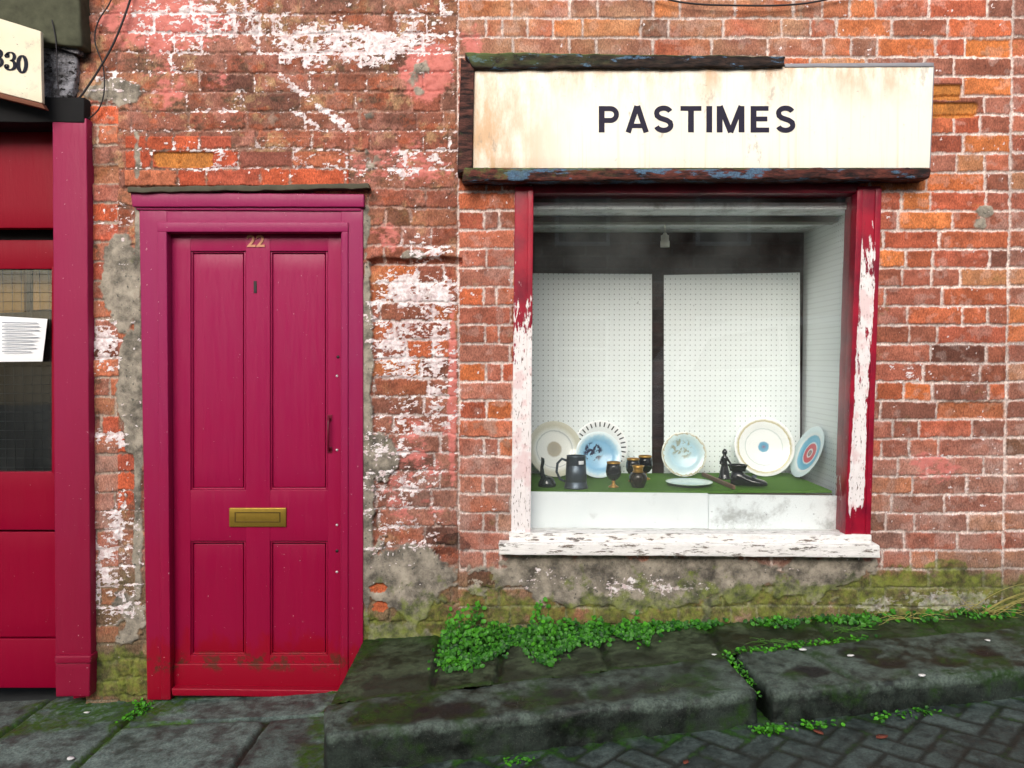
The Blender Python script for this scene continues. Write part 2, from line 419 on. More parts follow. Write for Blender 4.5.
def mat_white_board(name, stain, seed=0, ca=(250, 252, 252), cb=(232, 240, 242)):
    m = Mat(name, .55, .3); p = m.scale(m.pos(), (1, 1, 1), (seed, 0, 0))
    n = m.noise(p, 9, 6, .7); sp = m.noise(p, 60, 4, .7)
    c = m.mix(m.noise(p, 4, 3), srgb(*ca), srgb(*cb))
    c = m.mix(m.mr(n, .62 - stain * .18, .8 - stain * .1, 0, .35 + stain * .4), c, srgb(132, 132, 128))
    c = m.mix(m.mr(sp, .66 - stain * .03, .70, 0, .7), c, srgb(78, 84, 90))
    return m.out(c, None, m.bump(n, .1, .003))

def mat_rings(name, stops, noise_amt=0.0, blot=None):
    """glazed china: colour by distance from the plate's centre (local xy)"""
    m = Mat(name, .16, .5); o = m.obj(); x, y, z = m.sep(o)[:3]
    r = m.math('SQRT', m.math('ADD', m.math('POWER', x, 2.), m.math('POWER', y, 2.)))
    n = m.noise(o, 60, 5)
    rr = m.math('ADD', r, m.math('MULTIPLY', m.math('SUBTRACT', n, .5), noise_amt))
    c = m.ramp(m.math('MULTIPLY', rr, 5.), [(p * 5., cc) for p, cc in stops])
    if blot:
        (cx, cy), rad, bc, sc, th = blot
        d = m.math('SQRT', m.math('ADD', m.math('POWER', m.math('SUBTRACT', x, cx), 2.), m.math('POWER', m.math('SUBTRACT', y, cy), 2.)))
        f = m.math('MULTIPLY', m.mr(d, rad * .7, rad, 1, 0), m.mr(m.noise(o, sc, 4, .6), th, th + .07))
        c = m.mix(f, c, bc)
    return m.out(c)

def mat_leaf(name, a, b):
    m = Mat(name, .5, .35); v = m.attr('leaf')['Fac']; p = m.pos()
    c = m.mix(v, srgb(*a), srgb(*b))
    c = m.mix(m.mr(m.noise(p, 300, 2), .4, .7, 0, .3), c, m.mix(1., c, (.6, .65, .5, 1), 'MULTIPLY'))
    m.b.inputs['Transmission Weight'].default_value = 0
    return m.out(c)

MW = mat_wall()
M_DOOR = mat_paint('crimson_door_paint', srgb(148, 28, 76), srgb(142, 10, 54), .30, .03, low_red=srgb(144, 7, 36))
M_FRAME = mat_paint('crimson_frame_paint', srgb(144, 34, 84), srgb(142, 14, 56), .36, .05, low_red=srgb(142, 8, 36))
M_POST = mat_paint('crimson_post_paint', srgb(142, 26, 70), srgb(134, 14, 50), .46, .045)
M_SHOP = mat_paint('scarlet_shopfront_paint', srgb(128, 3, 30), srgb(136, 2, 42), .42, .02, spec=.14)
M_LEAD = plain('mossy_lead', srgb(86, 82, 66), .7, 0, .3, .5, 40, .6)
M_BRASS = plain('dull_brass', srgb(176, 146, 62), .38, .75, .5, .35, 40, .2)
M_BRASSD = plain('dark_brass_slot', srgb(104, 84, 34), .5, .6)
M_STEEL = plain('pale_screw', srgb(210, 212, 214), .35, .3)
M_BLACK = plain('black_iron', srgb(24, 22, 22), .5)
M_GOLDRED = plain('worn_gilt_number', srgb(206, 142, 110), .5, .0)
M_MAROON = plain('maroon_handle', srgb(104, 14, 40), .35)
M_WINL = mat_peel('peeling_red_left', [(.70, .90), (1.30, .80), (1.50, .60), (1.75, .30), (2.2, .08)])
M_WINR = mat_peel('peeling_red_right', [(.70, .10), (.78, .35), (.83, .95), (1.1, .85), (1.25, .64), (1.75, .64), (1.98, .25), (2.2, .1)], xband=(1.452, .0375, .036))
M_WINH = mat_peel('dark_red_head', [(.7, .02), (2.2, .05)], base=(120, 12, 34))
M_SILL = mat_sill()
M_GLASS = mat_glass('window_glass')
M_GLASS2 = mat_glass('dusty_shop_glass', (.8, .85, .85, 1), .02)
M_SIGN = mat_sign()
M_SWTOP = mat_signwood(.5, 1.0, (60, 44, 36)); M_SWBOT = mat_signwood(.8, .35, (104, 52, 42)); M_SWLEFT = mat_signwood(-.6, -.5, (104, 62, 52))
M_INK = plain('navy_lettering', srgb(34, 30, 52), .6, 0, .2, .3, 60)
M_DIGIT = plain('black_blue_digits', srgb(20, 22, 38), .7, 0, .2)
M_METAL = plain('grey_sign_edge', srgb(140, 140, 146), .5, .3)
M_PEG = mat_peg()
M_IBRICK = mat_darkbrick('dark_interior_brick', srgb(70, 54, 50), srgb(46, 38, 38), srgb(66, 60, 58))
M_CEIL = mat_white_board('grey_green_ceiling', .9, 4.)
M_BEAM = plain('grey_beam', srgb(120, 122, 112), .8, 0, .2, .5, 20, .4)
M_FELT = plain('green_baize', srgb(84, 128, 42), .95, 0, .1, .35, 70, .5)
M_EDGE = plain('brown_board_edge', srgb(84, 70, 60), .8)
M_BRD1 = mat_white_board('white_front_board', .15, 0.); M_BRD2 = mat_white_board('stained_front_board', .8, 3.3)
M_BULB = plain('cream_bakelite', srgb(236, 236, 224), .4, 0, .4, .06)
M_PAPER = plain('white_paper', srgb(238, 240, 242), .8, 0, .2, .06)
M_GREYINK = plain('grey_print', srgb(132, 140, 150), .8)
M_NSIGN = mat_white_board('cream_number_board', .5, 7., (234, 226, 204), (208, 196, 166))
M_NEDGE = plain('brown_board_underside', srgb(110, 64, 44), .8)
M_CORN = plain('mossy_cornice_stone', srgb(92, 94, 76), .9, 0, .2, .75, 22, 1.)
def mat_flaky(name):
    m = Mat(name, .85, .2); p = m.pos(); n = m.noise(p, 16, 7, .75); n2 = m.noise(m.scale(p, (.5, 1, 1)), 45, 5, .7)
    c = m.mix(m.mr(n, .35, .65), srgb(64, 62, 62), srgb(168, 168, 176))
    c = m.mix(m.mr(n2, .56, .62), c, srgb(40, 38, 38))
    return m.out(c, None, m.bump(m.math('ADD', n, n2), 1., .02))
M_BLOCK = mat_flaky('flaking_grey_block')
M_CABLE = plain('black_cable', srgb(30, 26, 32), .6)
M_DARKIN = plain('dark_interior_and_shade', srgb(16, 16, 18), .9)
M_TANIN = plain('tan_inner_board', srgb(190, 132, 62), .8, 0, .2, .5, 12)
M_WIRE = plain('grey_wire', srgb(70, 78, 78), .5, .4)
M_FLAG = mat_stone('wet_flagstone', (58, 72, 68), (122, 142, 134), (62, 100, 22), jointc=(30, 34, 26))
M_RFLAG = mat_stone('dark_mossy_flagstone', (20, 28, 16), (86, 100, 72), (44, 80, 14))
M_KERB = mat_stone('black_kerb_stone', (20, 28, 22), (94, 108, 98), (38, 70, 12))
M_SETT = mat_stone('grey_clay_paver', (42, 52, 50), (88, 102, 97), (48, 92, 20), jointc=(30, 34, 28))
M_ROAD = plain('worn_asphalt', srgb(62, 64, 64), .85, 0, .3, .4, 12, .6)
M_LEAF = mat_leaf('weed_leaf', (14, 66, 8), (80, 162, 28))
M_STEM = plain('weed_stem', srgb(70, 104, 44), .7)
M_STRAW = plain('dry_straw', srgb(176, 166, 96), .8)
M_GRASS = mat_leaf('grass_blade', (40, 96, 24), (120, 170, 60))

# ================================================================== SETTING: ground
SL = .06
def road_z(x): return .106 + SL * x
def flag_z(x): return .036 + SL * x
def raised_z(x): return .243 + .045 * x

def slab_sheet(name, xs, ys, zf, cell_fn, mat, step_attr, skirt=None, mossf=None, wetf=None, keepf=None, depth=.012, dome=.004):
    X, Y = np.meshgrid(xs, ys)
    d, ident = cell_fn(X, Y)
    d = d + .006 * (fbm(X, Y, 30, 5) - .5) * 2
    jo = 1 - sstep(.000, .012, d)
    tone = _h(ident, ident * 0 + 3, 11) * .5; tz = _h(ident, ident * 0 + 8, 12) - .5
    mo = mossf(X, Y, d) if mossf else X * 0
    we = wetf(X, Y) if wetf else X * 0
    h = -depth * jo + dome * 2 * (fbm(X, Y, 9, 21) - .5) + .0035 * (fbm(X, Y, 45, 22) - .5) + tz * .006 * (1 - jo) - .005 * we
    h = h + mo * .008 * fbm(X, Y, 120, 40, 2)
    Z = zf(X) + h
    keep = np.ones((len(ys) - 1, len(xs) - 1), bool)
    if keepf is not None: keep = keepf((X[:-1, :-1] + X[1:, 1:]) / 2, (Y[:-1, :-1] + Y[1:, 1:]) / 2)
    o = grid_object(name, np.stack([X, Y, Z], -1), keep, mat, {'g': np.stack([jo, tone, mo, we], -1)})
    return tag(o, kind='structure')

# big sheet carrying the sloping street to the horizon
b = MB(); b.add([(-60, -70, -60 * SL - .02), (60, -70, 60 * SL - .02), (60, 30, 60 * SL - .02), (-60, 30, -60 * SL - .02)], [(0, 1, 2, 3)], False)
tag(b.build('ground', M_ROAD), kind='structure')
b = MB()
for i in range(40):
    x0, x1 = -20 + i, -19 + i
    b.add([(x0, -9.5, road_z(x0) - .03), (x1, -9.5, road_z(x1) - .03), (x1, -1.9, road_z(x1) - .03), (x0, -1.9, road_z(x0) - .03)], [(0, 1, 2, 3)], True)
tag(b.build('road', M_ROAD), kind='structure')

# flagstones in front of the doors
FJ = [(-2.05, -1.68), (-1.60, -1.50)]
def flags_cells(X, Y):
    # courses of flags: joint lines read off the photo (running from the wall outwards, with one cross joint)
    x1 = -2.06 + .02 * Y; x2 = -1.585 + .03 * Y; xc = -0.985 + .02 * Y
    ycj = -.245 + .008 * np.sin(X * 3)
    row = np.where(X > x2, np.where(Y < ycj, 1, 0), 2)
    d = np.minimum(np.abs(X - x1), np.abs(X - x2))
    d = np.minimum(d, np.where(X > x2, np.abs(Y - ycj), 9.))
    d = np.minimum(d, np.where((X > x2) & (Y < ycj), np.abs(X - xc), 9.))
    d = np.minimum(d, np.where(X < x1 - .45, np.abs(X - (x1 - .55)), 9.))
    ident = np.floor((X > x1) * 1. + (X > x2) * 2. + (Y < ycj) * 4. * (X > x2) + ((X > xc) & (Y < ycj)) * 8.)
    return d - .007, ident
def flags_moss(X, Y, d):
    near = np.exp(-((X + 1.66) / .26) ** 2 - ((Y + .05) / .16) ** 2) * 1.6
    near2 = np.exp(-((X + 1.98) / .20) ** 2 - ((Y + .18) / .12) ** 2) * .8
    jn = np.exp(-np.clip(d, 0, 9) / .022) * np.clip(.35 + .55 * (X < -1.3), 0, 1)
    rt = np.exp(-((X + .70) / .10) ** 2) * .9
    a = near + near2 + jn * 1.0 + rt * 1.2 + np.exp(-(Y - .02) ** 2 / .003) * .35
    return sstep(.35, .75, a * (.4 + 1.1 * rank(fbm(X, Y, 16, 71))))
slab_sheet('pavement', np.arange(-3.3, -.625, .009), np.arange(-1.35, .09, .009), flag_z, flags_cells, M_FLAG, None, mossf=flags_moss, depth=.02)

# clay pavers on the roadway below the kerb, laid herringbone at 45 degrees
def herring(X, Y):
    w = .094; c = math.sqrt(.5)
    U = (X * c + Y * c) / w + 100; V = (-X * c + Y * c) / w + 100
    iu, iv = np.floor(U), np.floor(V)
    k = np.mod(iu - iv, 4)        # 0,1 = lying brick, 2,3 = standing brick
    fu, fv = U - iu, V - iv
    e = lambda a: np.minimum(a, 1 - a)
    left = np.where(k == 0, fu, np.where(k == 1, 9., fu)); right = np.where(k == 1, 1 - fu, np.where(k == 0, 9., 1 - fu))
    bot = np.where(k == 3, fv, np.where(k == 2, 9., fv)); top = np.where(k == 2, 1 - fv, np.where(k == 3, 9., 1 - fv))
    left = np.where(k == 0, fu, np.where(k == 1, 9., fu))
    d = np.minimum(np.minimum(left, right), np.minimum(bot, top)) * w
    bu = np.where(k == 1, iu - 1, iu); bv = np.where(k == 2, iv - 1, np.where(k == 3, iv, iv)); bv = np.where(k == 3, iv - 0, bv)
    return d - .004, bu * 131 + np.where(k == 2, iv, np.where(k == 3, iv + 0, iv)) * 17
def sett_moss(X, Y, d):
    kerb = -.86 + .115 * (X + .56)
    a = np.exp(-np.clip(kerb + .02 - Y, -.1, 9) / .08) * .8 + np.exp(-np.clip(d, 0, 9) / .01) * .42
    return sstep(.42, .8, a * (.4 + 1.1 * rank(fbm(X, Y, 14, 91))))
slab_sheet('paved_roadway', np.arange(-.62, 3.2, .008), np.arange(-1.9, -.4, .008), road_z, herring, M_SETT, None, mossf=sett_moss, depth=.004, dome=.002)

# raised flags along the wall, behind the kerb
def rflags_cells(X, Y):
    js = [-.30, -.045, .37, .835, 1.30, 1.75, 2.25, 2.8]
    d = X * 0 + 9; ident = X * 0
    for i, j in enumerate(js):
        jj = j + (.05 * (Y + .3) if i % 2 else -.03 * (Y + .3)); d = np.minimum(d, np.abs(X - jj)); ident = ident + (X > jj)
    return d - .006, ident
def kerb_back(X): return np.where(X < .83, -.635 + .1765 * (X + .62), -.345 + .122 * (X - .87))
def rflag_moss(X, Y, d):
    a = np.exp(-np.clip(-Y, 0, 9) / .07) * 1.0 + np.exp(-np.clip(d, 0, 9) / .03) * .45 + np.exp(-np.clip(Y - kerb_back(X), 0, 9) / .03) * .6
    a = a + np.exp(-np.clip(X + .64, 0, 9) / .06) * .9 + np.clip((X - .9) * .5, 0, .45)
    return sstep(.3, .8, a * (.35 + 1.2 * rank(fbm(X, Y, 15, 81))))
def rflag_wet(X, Y):
    return sstep(.56, .72, rank(fbm(X, Y, 6, 83))) * .6
slab_sheet('raised_pavement', np.arange(-.64, 3.2, .008), np.arange(-.66, .05, .008), raised_z, rflags_cells, M_RFLAG, None,
           mossf=rflag_moss, wetf=rflag_wet, keepf=lambda x, y: (y > kerb_back(x) - .02), depth=.014)
# end face of the raised flags beside the door
b = MB(); b.rbox((.64, .30, .03), lambda u, v, w: Vector((-.640 + w + .012 * math.sin(u * 19) + .006 * math.sin(u * 51 + v * 30), -.64 + u, -.108 + v + .006 * math.sin(u * 13))), .02, .02)
def const_attr(o, g):
    me = o.data; at = me.attributes.new('g', 'FLOAT_COLOR', 'POINT')
    n = len(me.vertices); co = np.zeros(n * 3, np.float32); me.vertices.foreach_get('co', co); co = co.reshape(-1, 3) + np.array(o.location)
    at.data.foreach_set('color', g(co).astype(np.float32).ravel()); return o
o = b.build('pavement_edge', M_RFLAG); tag(o, kind='structure')
const_attr(o, lambda c: np.stack([c[:, 0] * 0, c[:, 0] * 0 + .5, sstep(.3, .7, rank(fbm(c[:, 1], c[:, 2], 14, 5))), c[:, 0] * 0], -1))

# ---- kerb stones
def kerb_stone(bk0, bk1, fr0, fr1, label, dents, crack=None, seed=0):
    bk0, bk1, fr0, fr1 = [Vector(q) for q in (bk0, bk1, fr0, fr1)]
    U = (bk1 - bk0).length; V = .26; Dp = (bk0 - fr0).length
    from mathutils import noise as mn
    base = (bk0 + bk1 + fr0 + fr1) / 4
    bz = road_z(base.x)
    def fn(u, v, w):
        a, bb = u / U, w / Dp
        q = (fr0 * (1 - a) + fr1 * a) * (1 - bb) + (bk0 * (1 - a) + bk1 * a) * bb
        x, y = q.x, q.y
        top = raised_z(x) + .004 - .012 * (1 - bb)
        z = top - (V - v)
        p = Vector((x, y + .0, z))
        p += Vector((0, .06 * (V - v) * (1 - bb) * 0 - .10 * max(0, .2 - (V - v)) * 0, 0))
        n = mn.noise_vector(p * 7 + Vector((seed, 0, 0))) * .008 + mn.noise_vector(p * 22) * .0045 + mn.noise_vector(p * 60) * .0018
        p = p + n
        if v > V * .8:
            for (dx, dy, dr, dd) in dents:
                t = ((x - dx) / dr) ** 2 + ((y - dy) / (dr * .7)) ** 2
                p.z -= dd * math.exp(-t)
            if crack is not None:
                cx = crack[0] + (y - crack[2]) * crack[1] + .006 * math.sin(y * 60)
                p.z -= .012 * math.exp(-((x - cx) / .008) ** 2)
        return p
    b = MB(); b.rbox((U, V, Dp), fn, .020, .0125)
    o = b.build('kerb_stone', M_KERB, base=(base.x, base.y, bz))
    def g(c):
        X, Y, Z = c[:, 0], c[:, 1], c[:, 2]
        we = X * 0
        for (dx, dy, dr, dd) in dents:
            we = np.maximum(we, sstep(.30, .52, np.exp(-(((X - dx) / (dr * 1.5)) ** 2 + ((Y - dy) / (dr * 1.0)) ** 2)) + .5 * (fbm(X, Y, 20, 9) - .5)))
        we = we * (Z > raised_z(X) - .06)
        mo = sstep(.50, .85, rank(fbm(X, Y + Z, 10, 44 + seed)) * .85 + .25 * we)
        if crack is not None:
            cx = crack[0] + (Y - crack[2]) * crack[1]
            mo = np.maximum(mo, np.exp(-((X - cx) / .014) ** 2) * (Z > raised_z(X) - .05))
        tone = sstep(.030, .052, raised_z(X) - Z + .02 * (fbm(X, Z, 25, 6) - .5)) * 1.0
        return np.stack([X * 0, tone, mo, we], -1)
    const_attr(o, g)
    return tag(o, label, 'kerb stone', 'long kerb stones edging the raised pavement')
kerb_stone((-.665, -.655), (.83, -.375), (-.61, -.87), (.865, -.695), 'long dark kerb stone ending beside the crimson door, with wet hollows along its top',
           [(-.36, -.74, .085, .012), (-.18, -.735, .07, .010), (.02, -.70, .05, .008), (.16, -.67, .07, .010), (.34, -.66, .06, .009), (.5, -.63, .05, .008), (.62, -.60, .05, .006), (-.5, -.78, .04, .006)], seed=1)
kerb_stone((.872, -.345), (3.1, -.074), (.905, -.70), (3.1, -.47), 'dark kerb stone with a mossy crack across its top, right of the mossy gap',
           [(1.09, -.545, .055, .010), (1.40, -.50, .05, .010), (1.62, -.52, .05, .010), (1.80, -.46, .045, .010), (2.0, -.46, .045, .010), (1.34, -.40, .06, .006)], crack=(1.18, -.32, -.50), seed=2)

# ================================================================== THE BRICK BUILDING
BASE = Vector((.3, 0, 0))
house = empty('brick_building', BASE, 'old red brick building with flaking white paint, crimson door and painted shop window', 'building')

def build_wall():
    st = .004
    xs = np.arange(-1.86, 3.15, st); zs = np.arange(-.08, 3.42, st)
    X, Z = np.meshgrid(xs, zs)
    # survey coordinates of each wall point (photo pixels as seen from where the picture was taken), to lay stains and patches
    dy = 3.45; dz = Z - CAM.z
    dep = dy * CT - dz * ST; PX = 512 + F * X / dep; PY = 384 - F * (dz * CT + dy * ST) / dep
    wob = (fbm(X, Z, 3, 1) - .5); wob2 = (fbm(X, Z, 14, 2) - .5)
    def seam(px): return W(px, 300).x
    sa = seam(458) + .010 * wob2; sb = seam(1008) + .008 * wob2
    sec = np.where(X < sa, 0, np.where(X < sb, 1, 2))
    sec = np.where((sec == 0) & (PX < 118) & (PY > 100), 3, sec)
    z249 = W(500, 249).z
    CH = [.0815, .0815, .0815, .083]
    off = [z249 + .016, z249, z249 + .004, z249 + .03]
    Xw = X + .005 * wob2 + .006 * wob; Zw = Z + .006 * wob2 * 1.0 + .012 * wob
    amp0 = np.where(sec == 0, 1.6, 1.0)
    Zw = Z + (.007 * wob2 + .012 * wob) * amp0
    D = np.zeros_like(X); RID = np.zeros_like(X); DZ = np.zeros_like(X)
    rng = random.Random(3)
    starts = [-2.2, seam(458), seam(1008), -2.2]; ends = [seam(458), seam(1008), 3.4, -1.5]
    for s in range(4):
        msk = sec == s
        row = np.floor((Zw - off[s]) / CH[s]).astype(int)
        zl = Zw - off[s] - row * CH[s]
        dz_ = np.minimum(zl, CH[s] - zl)
        for k in range(row[msk].min(), row[msk].max() + 1):
            ed = [starts[s] - .005]; x = starts[s] - .005; ph = k % 2
            if s in (0, 3): x -= rng.uniform(0, .2); ed = [x]
            i = 0
            while x < ends[s] + .3:
                S = rng.uniform(.228, .252); H = rng.uniform(.108, .128)
                if i == 0: w = (H if ph else S)
                elif i == 1 and ph and rng.random() < .6: w = rng.uniform(.055, .075)
                else: w = S if rng.random() < .62 else H
                if s == 1 and i > 0 and abs(ends[s] - (x + w)) < .07: w = ends[s] - x
                x += w; ed.append(x); i += 1
            ed = np.array(ed)
            m2 = msk & (row == k)
            xx = Xw[m2]; j = np.searchsorted(ed, xx) - 1; j = np.clip(j, 0, len(ed) - 2)
            dx = np.minimum(xx - ed[j], ed[j + 1] - xx)
            D[m2] = np.minimum(dx, dz_[m2]); RID[m2] = j + 100 * (k + 60) + 20000 * s
    # straight joints between the three builds
    D = np.minimum(D, np.where(PY < 570, np.abs(X - sa), 9.)); D = np.minimum(D, np.abs(X - sb))
    r1 = _h(RID, RID * 0, 1); r2 = _h(RID, RID * 0, 2); r3 = _h(RID, RID * 0, 3); r4 = _h(RID, RID * 0, 4)
    en = (fbm(X, Z, 70, 5, 3) - .5)
    mort = np.where(sec == 1, .0040, np.where(sec == 2, .0045, .0040))
    d = D - mort * (.75 + .6 * fbm(X, Z, 6, 15)) - (.0055 + .004 * (sec == 0)) * (en * 2) - .003 * (fbm(X, Z, 18, 6) - .5)
    brick = sstep(-.0015, .0035, d)
    f1 = fbm(X, Z, 25, 7); f2 = fbm(X, Z, 90, 8, 3)
    def B(*bl):   # soft patches listed in survey coordinates: x, y, half-width, half-height, strength
        t = np.zeros_like(X)
        for (bx, by, rx, ry, s) in bl:
            q = ((PX - bx) / rx) ** 2 + ((PY - by) / ry) ** 2
            t = np.maximum(t, s * np.exp(-q ** 1.5))
        return t
    # ---- colours of brick and mortar
    def pal(cols, r):
        c = np.array([srgb(*q)[:3] for q in cols]); return c[np.clip((r * len(cols)).astype(int), 0, len(cols) - 1)]
    palB = pal([(206, 104, 52), (198, 94, 54), (186, 86, 58), (174, 84, 62), (170, 90, 72), (184, 98, 74), (176, 104, 88), (164, 90, 72), (158, 88, 70), (190, 120, 82), (148, 86, 72), (212, 114, 56), (186, 92, 58), (176, 96, 78), (156, 84, 64)], r1)
    palA = pal([(160, 92, 74), (152, 86, 72), (166, 98, 80), (176, 114, 88), (140, 86, 76), (168, 92, 70), (184, 112, 80), (150, 98, 86), (128, 80, 72), (172, 84, 64)], r1)
    palL = pal([(216, 92, 52), (206, 84, 50), (190, 84, 60), (170, 92, 78), (200, 108, 76)], r1)
    hot = np.maximum(B((115, 330, 28, 30, .8), (115, 470, 30, 45, 1.)), ((PX > 126) & (PX < 349) & (PY > 152) & (PY < 186)) | ((PX > 126) & (PX < 232) & (PY > 136) & (PY < 186)))
    pier = B((414, 330, 60, 110, 1.), (414, 450, 60, 90, .9))
    palA = palA * .6 + palA.reshape(-1, 3).mean(0) * .4
    def tint(c, rgb, f): return c * (1 - f[..., None]) + np.array(srgb(*rgb)[:3]) * f[..., None]
    palA = tint(palA, (204, 158, 116), .65 * sstep(.55, .8, rank(fbm(X, Z, 13, 301, 6, .7))))
    palA = tint(palA, (88, 72, 60), .7 * sstep(.62, .85, rank(fbm(X, Z * 1.6, 15, 302, 6, .7))))
    palA = tint(palA, (196, 124, 112), .6 * sstep(.55, .8, rank(fbm(X, Z, 8, 303, 6, .7))))
    palA = tint(palA, (184, 84, 46), .6 * sstep(.66, .84, rank(fbm(X, Z * 1.5, 11, 304, 6, .7))))
    cA = palA * (1 - pier[..., None]) + palB * pier[..., None] * .95
    hotm = (hot + .25 * (r3 - .5) > .45)[..., None]
    cA = np.where(hotm, palL, cA)
    cbr = np.where((sec == 1)[..., None] | (sec == 2)[..., None], palB, cA)
    cbr = np.where((sec == 3)[..., None], np.where((r3 < .55)[..., None], palL, palA), cbr)
    # upper courses of the middle build carry a tan bloom, lower courses a violet-grey one
    bloom = (B((620, 20, 260, 50, .8)) * rank(fbm(X, Z, 6, 33)))[..., None]
    cbr = cbr * (1 - bloom * .8) + np.array(srgb(206, 158, 124)[:3]) * bloom * .8
    lowg = np.clip(sstep(400, 480, PY) * (sec >= 1) * 1.1 + B((415, 470, 60, 75, 1.), (115, 590, 40, 70, .8)) * (sec != 1) + .35 * (sec == 2), 0, 1.1)
    lg = (lowg * (.25 + .75 * rank(fbm(X, Z, 8, 34))))[..., None]
    cbr = cbr * (1 - .75 * lg) + np.array(srgb(166, 124, 116)[:3]) * .75 * lg
    cbr = cbr * (.72 + .56 * r2[..., None]) ** .6 * (.55 + .9 * f1[..., None])
    cbr = cbr * np.array([.97, 1.10, 1.0]); gr = cbr.mean(-1, keepdims=True); cbr = (cbr * (1 - .10) + gr * .10) * np.where(sec == 0, .78, .88)[..., None]
    dark = (r4 < np.where(sec == 0, .04, .035))[..., None]; cbr = np.where(dark, cbr * .62, cbr)
    mb = np.array(srgb(226, 210, 202)[:3]); ma = np.array(srgb(150, 122, 108)[:3])
    mc = np.where((sec == 0)[..., None], ma * (1 - pier[..., None]) + np.array(srgb(214, 200, 194)[:3]) * pier[..., None], mb)
    mc = np.where((sec == 3)[..., None], np.array(srgb(176, 160, 146)[:3]), mc)
    mA = ((sec == 0) & (PY < 250)) * .55 * rank(fbm(X, Z, 9, 305)); mc = mc * (1 - mA[..., None]) + palA * mA[..., None]
    mc = mc * (.6 + .6 * f2[..., None]) * (.62 + .6 * rank(fbm(X, Z, 4, 37)))[..., None]
    smear = sstep(.66, .80, rank(fbm(X, Z, 20, 36))) * (sec >= 1) * .55
    bk = brick * (1 - smear * .3)
    col = mc * (1 - bk[..., None]) + cbr * bk[..., None]
    ft = (sstep(556, 585, PY + 14 * (f1 - .5)) * (.55 + .45 * rank(fbm(X, Z, 7, 38))) * .8)[..., None]; col = col * (1 - ft) + ft * np.array(srgb(104, 98, 70)[:3]) * (.5 + f2[..., None])
    # ---- layers
    nW = .55 * rank(fbm(X, Z * 1.5, 21, 50, 6, .74)) + .45 * rank(fbm(X, Z * 2.0, 60, 53, 4, .7))
    aw = B((225, 22, 85, 30, .85), (340, 42, 110, 26, .92), (420, 30, 42, 30, .85), (180, 58, 60, 26, .52), (150, 20, 30, 25, .6), (120, 95, 40, 40, .45),
           (415, 300, 52, 34, .92), (414, 350, 52, 50, .72), (420, 410, 50, 40, .66), (400, 470, 60, 60, .62), (400, 520, 60, 50, .52), (420, 250, 40, 20, .55),
           (420, 165, 50, 28, .66), (350, 170, 40, 20, .5), (250, 155, 120, 28, .5), (115, 545, 32, 60, .72), (115, 590, 32, 40, .6), (108, 215, 26, 30, .62), (105, 350, 18, 40, .7),
           (112, 440, 22, 12, .8), (220, 100, 120, 50, .36), (640, 590, 60, 14, .45), (540, 580, 40, 18, .45), (950, 600, 60, 12, .95), (880, 604, 30, 10, .9), (650, 585, 80, 14, .6),
           (950, 470, 110, 60, .30), (920, 375, 80, 12, .4), (485, 480, 30, 60, .3))
    for (x0, y0, x1, y1) in ((278, 76, 350, 130), (290, 108, 320, 130)):       # pale diagonal scars
        t = np.clip(((PX - x0) * (x1 - x0) + (PY - y0) * (y1 - y0)) / ((x1 - x0) ** 2 + (y1 - y0) ** 2), 0, 1)
        q = np.hypot(PX - x0 - t * (x1 - x0), PY - y0 - t * (y1 - y0)); aw = np.maximum(aw, .8 * np.exp(-(q / 5.) ** 2))
    aw = np.maximum(aw * np.where(PY < 250, .74, .84), .08) + .30 * (r3 - .5) * (aw > .3) * (sec != 1)
    aw = aw + (.18 + .12 * (PY < 180)) * (1 - brick) * (sec == 0) + .12 * (1 - brick) * (sec >= 1)
    wh = sstep(-.07, .13, nW - (1 - aw * .93)) * (.55 + .45 * sstep(.3, .6, fbm(X, Z, 7, 52)))
    drop = sstep(.80, .84, fbm(X, Z, 48, 51, 3)) * (PY < 560); wh = np.maximum(wh, drop * .9)
    nP = .5 * rank(fbm(X, Z * 1.4, 10, 60, 6, .7)) + .5 * rank(fbm(X, Z * 1.8, 34, 61, 5, .72))
    ap = B((165, 18, 70, 34, .9), (165, 85, 26, 26, .6), (215, 85, 20, 16, .5), (428, 72, 26, 30, 1.3), (400, 165, 60, 25, .6), (410, 470, 50, 70, .5), (452, 395, 5, 95, 1.1), (930, 465, 40, 20, .5), (470, 60, 14, 40, .7), (385, 235, 20, 20, .5))
    pk = sstep(-.10, .16, nP - (1 - ap)) * .85
    nC = rank(fbm(X, Z, 7, 70, 5, .6))
    ac = B((122, 285, 20, 60, 1.05), (130, 390, 13, 70, 1.1), (366, 420, 7, 240, 1.15), (138, 400, 5, 260, 1.0), (382, 455, 22, 22, 1.1), (432, 255, 40, 6, .6), (116, 92, 36, 15, 1.1), (410, 580, 52, 34, .98), (445, 585, 18, 30, .9), (660, 580, 190, 30, 1.2), (820, 572, 60, 18, .9), (428, 72, 20, 26, .5),
           (985, 212, 12, 8, .95), (128, 620, 30, 26, .8), (385, 635, 30, 14, .9), (980, 225, 10, 14, .8), (480, 640, 200, 10, .6))
    ce = sstep(-.04, .06, nC - (1 - ac))
    exb = B((379, 588, 9, 6, .85), (381, 607, 10, 6, .85), (452, 545, 20, 14, .8), (480, 580, 18, 12, .7)) + 1.0 * (fbm(X, Z, 32, 306, 4) - .5) > .5
    ce = np.where(exb, 0, ce)
    col = np.where(((exb) & (PX < 400))[..., None], np.array(srgb(184, 98, 62)[:3]) * (.5 + .9 * f1[..., None]), col)
    col = np.where(((exb) & (PX > 430))[..., None], col * .45, col)
    nM = rank(fbm(X, Z, 13, 80, 6, .68))
    gl = 640 - .05 * (PX - 360)                     # where the wall meets the raised flags
